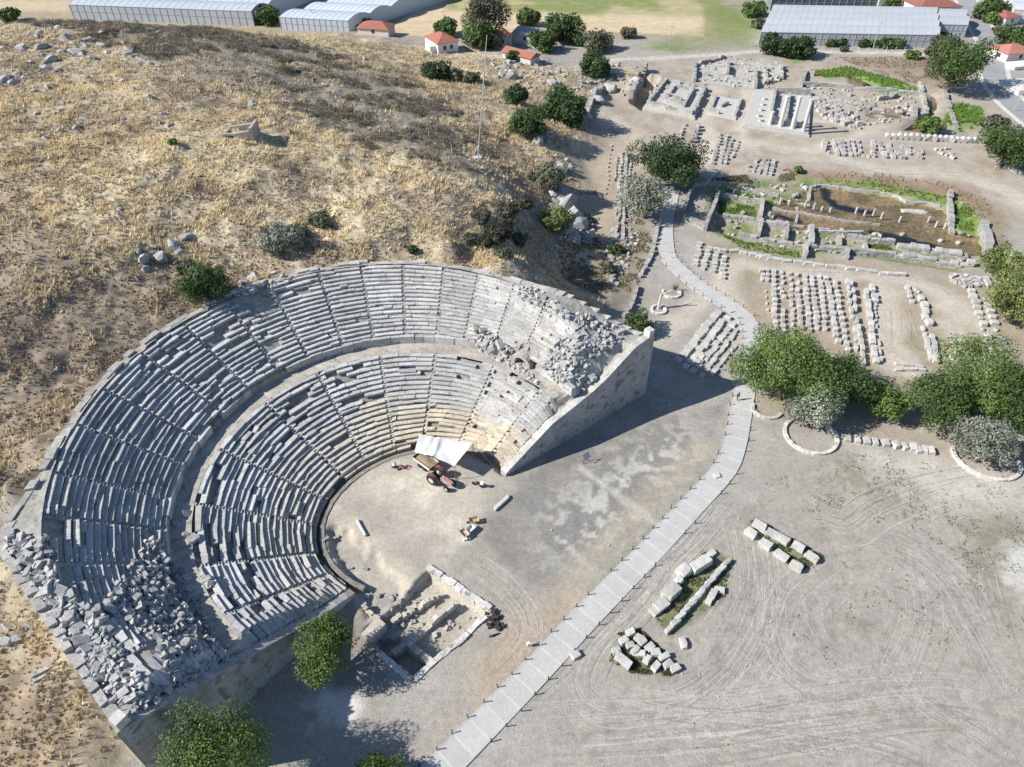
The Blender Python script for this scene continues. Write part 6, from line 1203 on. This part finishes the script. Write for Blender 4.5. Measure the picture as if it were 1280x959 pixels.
# utility poles
for u, v, h, lb in ((1091, 61, 9, 'thin utility pole in front of the long white greenhouse'), (939, 58, 8, 'thin utility pole at the left end of the long greenhouse'), (836, 62, 8, 'thin pole at the edge of the green field strip'), (1267, 139, 8, 'pale street light pole on the near edge of the road'), (1226, 58, 8, 'pale pole between the tall tree and the road'), (1242, 212, 7, 'leaning wooden pole in front of the large right bush'), (393, 37, 7, 'thin pole in front of the blue white greenhouse'), (1233, 12, 8, 'pole on the far verge of the road'), (555, 42, 8, 'thin pole behind the white house')):
    p = px(u, v); t = thing('utility_pole', (p[0], p[1], gz(*p)), lb, 'pole'); lean = 1.6 if 'leaning' in lb else .1; g = t.location; m = MB(); m.tube(g - Vector((0, 0, .3)), g + Vector((lean, 0, h)), .13, .08, 8, (.42, .40, .37)); m.build('pole', M['bark'], t); m = MB(); m.tube(g + Vector((lean - .7, 0, h - .5)), g + Vector((lean + .7, 0, h - .5)), .05, .05, 5, (.40, .38, .35)); m.build('crossarm', M['bark'], t)
# information board
p0 = px(729.5, 579.5); p1 = px(734.8, 576); t = thing('information_board', (*((p0 + p1) / 2), 0), 'grey blue information board on two posts in the theatre forecourt', 'sign')
for p in (p0, p1): m = MB(); m.tube((*p, -.1), (*p, 1.25), .05, .05, 7, (.04, .035, .03)); m.build('leg', M['metal'], t)
e = np.array(p1 - p0); e = e / np.hypot(*e); n_ = np.array([e[1], -e[0]]); m = MB(); c0 = (p0 + p1) / 2; V = [(*(c0 + e * s * .62 + n_ * q), z) for (q, z) in ((.35, 1.05), (-.25, 1.75), (-.28, 1.71), (.32, 1.01)) for s in (-1, 1)]
m.add(V, [(0, 1, 3, 2), (2, 3, 5, 4), (4, 5, 7, 6), (6, 7, 1, 0), (0, 2, 4, 6), (1, 7, 5, 3)], (.30, .34, .42)); m.build('panel', M['metal'], t)
p = px(660.5, 808); m = MB(); m.tube((p[0], p[1], -.1), (p[0], p[1], .55), .06, .06, 8, (.2, .2, .2)); t = thing('floodlight', (p[0], p[1], 0), 'small white floodlight on a stub beside the paved path', 'lamp'); m.build('stub', M['metal'], t); m = MB(); m.box((p[0], p[1], .5), (.4, .35, .35), .4, (.85, .85, .83), .01, taper=.8); m.build('housing', M['metal'], t)
p = px(618, 795); m = MB(); m.tube((p[0] - .6, p[1] - .2, .35), (p[0] + .55, p[1] + .3, .15), .05, .05, 6, (.07, .06, .05)); m.add([(p[0] - .8, p[1] - .25, .02), (p[0] - .1, p[1] - .15, .05), (p[0] + .8, p[1] + .4, .02), (p[0] - .1, p[1] + .12, .22)], [(0, 1, 3), (1, 2, 3), (0, 3, 2), (0, 2, 1)], (.05, .045, .045)); tag(m.build('shadow_blob', M['cloth']), 'small dark shape put in for a shadow blob on the reddish dirt', 'sheet')  # dark shape added in place of an isolated shadow blob
p = G(616, 770); m = MB()
for i in range(26): m.box((p.x + random.gauss(.2, .4), p.y + random.gauss(-.4, .9), p.z - .05), [random.uniform(.2, .6) for _ in range(3)], random.uniform(0, 3), (.05, .047, .045), .06)
tag(m.build('black_sacks', M['cloth']), 'heap of black bags at the corner of the excavated pit', 'bags')
# wheelbarrows
def barrow(u, v, rz, col, label):
    g = px(u, v); t = thing('wheelbarrow', (0, 0, 0), label, 'wheelbarrow'); m = MB(); b = [(-.45, -.22), (.35, -.3), (.35, .3), (-.45, .22)]; tp = [(-.75, -.36), (.45, -.42), (.45, .42), (-.75, .36)]
    m.add([(*p, .32) for p in b] + [(*p, .68) for p in tp] + [(p[0] * .93, p[1] * .9, .67) for p in tp] + [(p[0] * .95, p[1] * .92, .36) for p in b], [(3, 2, 1, 0), (0, 1, 5, 4), (1, 2, 6, 5), (2, 3, 7, 6), (3, 0, 4, 7), (4, 5, 9, 8), (5, 6, 10, 9), (6, 7, 11, 10), (7, 4, 8, 11), (8, 9, 13, 12), (9, 10, 14, 13), (10, 11, 15, 14), (11, 8, 12, 15), (12, 13, 14, 15)], col); m.build('tray', M['metal'], t)
    m = MB(); m.tube((-.85, -.05, .2), (-.85, .05, .2), .2, .2, 14, (.03, .03, .03)); m.build('wheel', M['cloth'], t)
    for s in (-1, 1): m = MB(); m.tube((-.85, s * .06, .2), (-.2, s * .24, .3), .025, .025, 6, (.2, .2, .2)); m.tube((-.2, s * .24, .3), (1.0, s * .3, .55), .025, .025, 6, (.2, .2, .2)); m.build('handle', M['metal'], t); m = MB(); m.tube((.25, s * .26, .38), (.32, s * .26, 0), .022, .022, 6, (.2, .2, .2)); m.build('leg', M['metal'], t)
    t.location = (g[0], g[1], gz(*g)); t.rotation_euler = (0, 0, rz); t.scale = (1.15,) * 3; return t
barrow(594, 653, .2, (.45, .35, .17), 'tan wheelbarrow standing a little apart above the other barrows'); barrow(589, 664, .9, (.60, .59, .56), 'white wheelbarrow in the middle of the barrow group'); barrow(580, 669, 2.2, (.50, .40, .30), 'sandy coloured wheelbarrow at the left of the barrow group')
b_ = MB(); g = px(580, 676); 
for i in range(3): b_.tube((g[0] + i * .35, g[1] + .1 * i, 0), (g[0] + i * .35, g[1] + .1 * i, .38), .13, .17, 10, (.8, .8, .78))
tag(b_.build('white_buckets', M['metal']), 'little white buckets on the ground by the sandy barrow', 'buckets')
# motorbike
g = px(597, 607.5); t = thing('motorbike', (0, 0, 0), 'small white and dark motorbike parked in the orchestra beside the tractor', 'motorbike')
for x in (-.62, .62): m = MB(); m.tube((x, -.06, .3), (x, .06, .3), .3, .3, 16, (.025, .025, .025)); m.build('wheel', M['cloth'], t)
m = MB(); m.add([(-.55,-.1,.45),(.35,-.12,.4),(.35,.12,.4),(-.55,.1,.45),(-.75,-.1,.85),(.25,-.13,.78),(.25,.13,.78),(-.75,.1,.85)], [(3,2,1,0),(4,5,6,7),(0,1,5,4),(1,2,6,5),(2,3,7,6),(3,0,4,7)], (.05,.05,.055)); m.build('body', M['metal'], t); m = MB(); m.box((-.75, 0, .86), (.45, .42, .36), 0, (.82, .82, .80), .02); m.build('box', M['metal'], t); m = MB(); m.box((-.15, 0, .80), (.7, .26, .1), 0, (.03, .03, .03), .02); m.build('seat', M['cloth'], t)
m = MB(); m.tube((.62, 0, .3), (.36, 0, 1.0), .04, .04, 6, (.6, .6, .6)); m.tube((.38, -.36, 1.05), (.38, .36, 1.05), .025, .025, 6, (.05, .05, .05)); m.build('handlebar', M['metal'], t); t.location = (g[0], g[1], gz(*g)); t.rotation_euler = (0, 0, 2.7)

# ------------------------------------------------------------------ tractor, trailer, awning
g = px(551, 603); t = thing('tractor', (0, 0, 0), 'faded red farm tractor parked in front of the white awning', 'tractor'); RED = (.36, .17, .15)
m = MB(); V = []
for x, hw, z0, z1 in ((.25, .33, .75, 1.32), (1.2, .32, .72, 1.28), (1.95, .28, .70, 1.18)): V += [(x, -hw, z0), (x, hw, z0), (x, hw * .85, z1), (x, -hw * .85, z1)]
m.add(V, [(0, 1, 2, 3), (11, 10, 9, 8)] + [(4 * k + i, 4 * k + 4 + i, 4 * k + 4 + (i + 1) % 4, 4 * k + (i + 1) % 4) for k in (0, 1) for i in range(4)], (.44, .27, .25)); m.build('bonnet', M['metal'], t)
m = MB(); m.box((.1, 0, .55), (3.2, .4, .35), 0, (.06, .06, .06), .01); m.build('chassis', M['metal'], t)
def wheel(x, y, r, w, nm):
    m = MB(); m.tube((x, y - w / 2, r), (x, y + w / 2, r), r, r, 22, (.03, .03, .03))
    for i in range(18): a = i * math.pi / 9; m.box((x + (r - .02) * math.cos(a), y, r + (r - .02) * math.sin(a) - .03), (.09, w * .98, .07), 0, (.025, .025, .025))
    o = m.build(nm, M['cloth'], t); q = MB(); q.tube((x, y - w / 2 - .012, r), (x, y + w / 2 + .012, r), r * .52, r * .52, 16, (.55, .5, .45)); q.build('rim', M['metal'], o)
for y in (-.82, .82): wheel(-.75, y, .78, .42, 'rear_wheel'); wheel(1.55, y * .85, .42, .26, 'front_wheel')
for y in (-.78, .78):
    m = MB(); P = [(-.75 + .98 * math.cos(a), .80 + .98 * math.sin(a)) for a in np.linspace(.15, 2.6, 9)]; V = [(x, y + s * .26, z) for x, z in P for s in (-1, 1)]; m.add(V, [(2 * i, 2 * i + 1, 2 * i + 3, 2 * i + 2) for i in range(8)] + [(2 * i + 2, 2 * i + 3, 2 * i + 1, 2 * i) for i in range(8)], RED); m.build('mudguard', M['metal'], t)
m = MB(); m.box((-.75, 0, .95), (.5, .5, .14), 0, (.04, .04, .04), .02); m.box((-1.0, 0, 1.05), (.1, .5, .45), 0, (.04, .04, .04), .02); m.build('seat', M['cloth'], t)
m = MB(); m.tube((.15, 0, 1.2), (-.2, 0, 1.5), .03, .03, 6, (.05, .05, .05)); m.build('steering_column', M['metal'], t)
m = MB(); ring_ = [Vector((-.22 + .1 * math.sin(a), .22 * math.cos(a), 1.5 + .2 * math.sin(a))) for a in np.linspace(0, 6.283, 13)]
for i in range(12): m.tube(ring_[i], ring_[i + 1], .02, .02, 5, (.04, .04, .04))
m.build('steering_wheel', M['cloth'], t); m = MB(); m.tube((1.0, -.2, 1.28), (1.0, -.2, 2.0), .045, .04, 8, (.07, .06, .06)); m.build('exhaust', M['metal'], t)
for y in (-.2, .2): m = MB(); m.tube((1.93, y, .98), (2.0, y, .98), .09, .09, 10, (.7, .7, .65)); m.build('headlight', M['metal'], t)
t.location = (g[0], g[1], gz(*g)); t.rotation_euler = (0, 0, -.62); t.scale = (1.12,) * 3
g = px(533, 582); t = thing('trailer', (0, 0, 0), 'low tipping trailer with a tan load behind the tractor', 'trailer'); m = MB(); m.box((0, 0, .75), (3.6, 1.9, .12), 0, (.12, .11, .10), .01); m.build('bed', M['metal'], t)
for nm, c, s in (('side_board', (0, .97, .87), (3.6, .05, .5)), ('side_board', (0, -.97, .87), (3.6, .05, .5)), ('front_board', (1.82, 0, .87), (.05, 1.99, .5)), ('tail_board', (-1.82, 0, .87), (.05, 1.99, .5))): m = MB(); m.box(c, s, 0, (.56, .56, .55) if nm == 'side_board' else (.2, .17, .13), .01); m.build(nm, M['metal'], t)
m = MB(); X_ = [(-1.75 + 3.5 * i / 10, -.9 + 1.8 * j / 6) for i in range(11) for j in range(7)]; m.add([(x, y, 1.0 + .35 * math.exp(-(x * x / 1.6 + y * y / .5)) + random.uniform(0, .06)) for x, y in X_], [(i * 7 + j, i * 7 + 7 + j, i * 7 + 8 + j, i * 7 + j + 1) for i in range(10) for j in range(6)], (.34, .265, .17)); m.build('load', M['ground'], t)
for x in (-.5, .5):
    for y in (-.85, .85): m = MB(); m.tube((x, y - .13, .38), (x, y + .13, .38), .38, .38, 16, (.03, .03, .03)); m.build('wheel', M['cloth'], t)
m = MB(); m.tube((1.8, 0, .7), (3.0, 0, .55), .06, .05, 6, (.1, .1, .1)); m.build('drawbar', M['metal'], t); t.location = (g[0], g[1], gz(*g)); t.rotation_euler = (0, 0, -.72)
# awning: a stretched white sheet on poles
zc = 3.4; cn = [(*px(524, 543, 4.0), 4.0), (*px(591, 554, 3.6), 3.6), (*px(568, 582.5, 3.0), 3.0), (*px(541, 571, 2.7), 2.7), (*px(518, 565, 1.7), 1.7)]
cn = [Vector(c) for c in cn]; t = thing('awning', (cn[2].x, cn[2].y, 0), 'white sheet awning stretched on poles over the trailer', 'awning')
m = MB(); nu, nv = 48, 20; V = []
for j in range(nv + 1):
    for i in range(nu + 1):
        s = i / nu; q = j / nv; top = cn[0].lerp(cn[1], s); bot = cn[4].lerp(cn[3], s / .42) if s < .42 else cn[3].lerp(cn[2], (s - .42) / .58); p = top.lerp(bot, q); sag = -.5 * math.sin(math.pi * s) * math.sin(math.pi * q); cr = .22 * math.exp(-((s - .36 - .06 * q) / .045) ** 2) + .10 * math.sin(s * 34 + q * 3) * math.exp(-((s - .28) / .18) ** 2) + .04 * math.sin(s * 14 - q * 9)
        V.append((p.x, p.y, p.z + sag + cr))
nV = len(V); fs = [(j * (nu + 1) + i, j * (nu + 1) + i + 1, (j + 1) * (nu + 1) + i + 1, (j + 1) * (nu + 1) + i) for j in range(nv) for i in range(nu)]
m.add(V + [(x, y, z - .03) for x, y, z in V], [q[::-1] for q in fs] + [tuple(k + nV for k in q) for q in fs], (.56, .56, .565)); m.build('sheet', M['cloth'], t, True)
for c in cn: g = Vector((c.x, c.y, float(hs(c.x, c.y)) if in_theatre(np.array(c.x), np.array(c.y)) else gz(c.x, c.y))); m = MB(); m.tube(g, c - Vector((0, 0, .05)), .05, .045, 7, (.2, .19, .18)); m.build('pole', M['metal'], t)
a = cn[1]; b = px(632, 600); m = MB(); m.tube(a - Vector((0, 0, .1)), (b[0], b[1], .1), .02, .02, 5, (.15, .15, .15)); m.build('guy_rope', M['metal'], t)
for k, (u, v) in enumerate(((604, 574), (612, 583), (622, 592))): pass

# ------------------------------------------------------------------ people
def person(loc, rz, top, legs, skin, hair, label, pose='stand', hat=None):
    """one skinned body; clothes and hair are children"""
    if pose == 'walk': J = dict(p=(0,0,.95), c=(0,0,1.28), n=(0,.02,1.48), h0=(0,.03,1.58), h1=(0,.05,1.70), ls=(.19,0,1.42), le=(.24,-.12,1.16), lw=(.22,.02,.92), rs=(-.19,0,1.42), re=(-.24,.10,1.16), rw=(-.22,.24,.96), lh=(.10,0,.92), lk=(.10,.18,.50), lf=(.10,.10,.08), lt=(.10,.26,.04), rh=(-.10,0,.92), rk=(-.10,-.02,.50), rf=(-.10,-.26,.12), rt=(-.10,-.14,.04))
    else: J = dict(p=(0,-.1,.38), c=(0,.08,.72), n=(0,.22,.92), h0=(0,.27,1.0), h1=(0,.34,1.10), ls=(.19,.16,.86), le=(.26,.38,.66), lw=(.14,.55,.48), rs=(-.19,.16,.86), re=(-.26,.38,.66), rw=(-.14,.55,.48), lh=(.11,-.1,.36), lk=(.16,.32,.52), lf=(.14,.10,.08), lt=(.14,.30,.04), rh=(-.11,-.1,.36), rk=(-.16,.32,.50), rf=(-.14,.10,.08), rt=(-.14,.30,.04))
    E_ = [('p','c'),('c','n'),('n','h0'),('h0','h1'),('c','ls'),('ls','le'),('le','lw'),('c','rs'),('rs','re'),('re','rw'),('p','lh'),('lh','lk'),('lk','lf'),('lf','lt'),('p','rh'),('rh','rk'),('rk','rf'),('rf','rt')]
    RD = dict(p=.15, c=.16, n=.065, h0=.085, h1=.10, ls=.075, le=.048, lw=.035, rs=.075, re=.048, rw=.035, lh=.11, lk=.065, lf=.045, lt=.04, rh=.11, rk=.065, rf=.045, rt=.04)
    def skinned(nm, keys, col, mat, grow=0.0):
        ks = [k for k in J if k in keys]; me = bpy.data.meshes.new(nm); me.from_pydata([J[k] for k in ks], [(ks.index(a), ks.index(b)) for a, b in E_ if a in keys and b in keys], []); ob = bpy.data.objects.new(nm, me); COL.objects.link(ob)
        s = ob.modifiers.new('s', 'SKIN'); ob.modifiers.new('u', 'SUBSURF').levels = 1
        for i, k in enumerate(ks): r = RD[k] + grow; me.skin_vertices[0].data[i].radius = (r, r)
        me.skin_vertices[0].data[0].use_root = True
        dg = bpy.context.evaluated_depsgraph_get(); new = bpy.data.meshes.new_from_object(ob.evaluated_get(dg)); bpy.data.objects.remove(ob); 
        for a_ in list(new.color_attributes): new.color_attributes.remove(a_)
        set_col(new, np.array(col)); new.materials.clear(); new.materials.append(mat); return new
    t = tag(link('person', skinned('person', set(J), skin, M['cloth']), loc=loc, rz=rz), label, 'person')
    for nm, keys, col, gr in (('shirt', {'p','c','ls','le','rs','re'}, top, .018), ('trousers', {'p','lh','lk','lf','rh','rk','rf'}, legs, .014)):
        o = link(nm, skinned(nm, keys, col, M['cloth'], gr), t); o.matrix_parent_inverse = I4
    h = Vector(J['h1']); hb = bmesh.new(); bmesh.ops.create_icosphere(hb, subdivisions=2, radius=.118)
    for v in hb.verts: v.co = Vector((v.co.x, v.co.y - .012, max(v.co.z, -.03 if v.co.y < .03 else .03))) + h + Vector((0, -.005, .015))
    me = bpy.data.meshes.new('hair'); hb.to_mesh(me); hb.free(); set_col(me, np.array(hair)); me.materials.append(M['cloth']); o = link('hair', me, t); o.matrix_parent_inverse = I4
    return t
SK = (.40, .25, .17)
p = px(921, 501); person((p[0], p[1], .11), .35, (.10, .095, .11), (.07, .07, .08), SK, (.03, .025, .02), 'person in dark clothes walking on the paved path near the big tree', 'walk')
p = px(492, 585); person((p[0], p[1], 0), -1.4, (.78, .75, .76), (.04, .04, .045), SK, (.05, .035, .025), 'person in a white shirt crouching over tools in the orchestra', 'crouch')
p = px(500, 585); m = MB()
for i in range(14): m.box((p[0] + random.gauss(.1, .4), p[1] + random.gauss(0, .2), 0), [random.uniform(.15, .5) for _ in range(3)], random.uniform(0, 3), random.choice([(.32, .12, .14), (.45, .25, .27), (.05, .04, .045), (.20, .07, .08)]), .04)
tag(m.build('tool_heap', M['cloth']), 'heap of dark red and black gear beside the crouching person', 'gear')
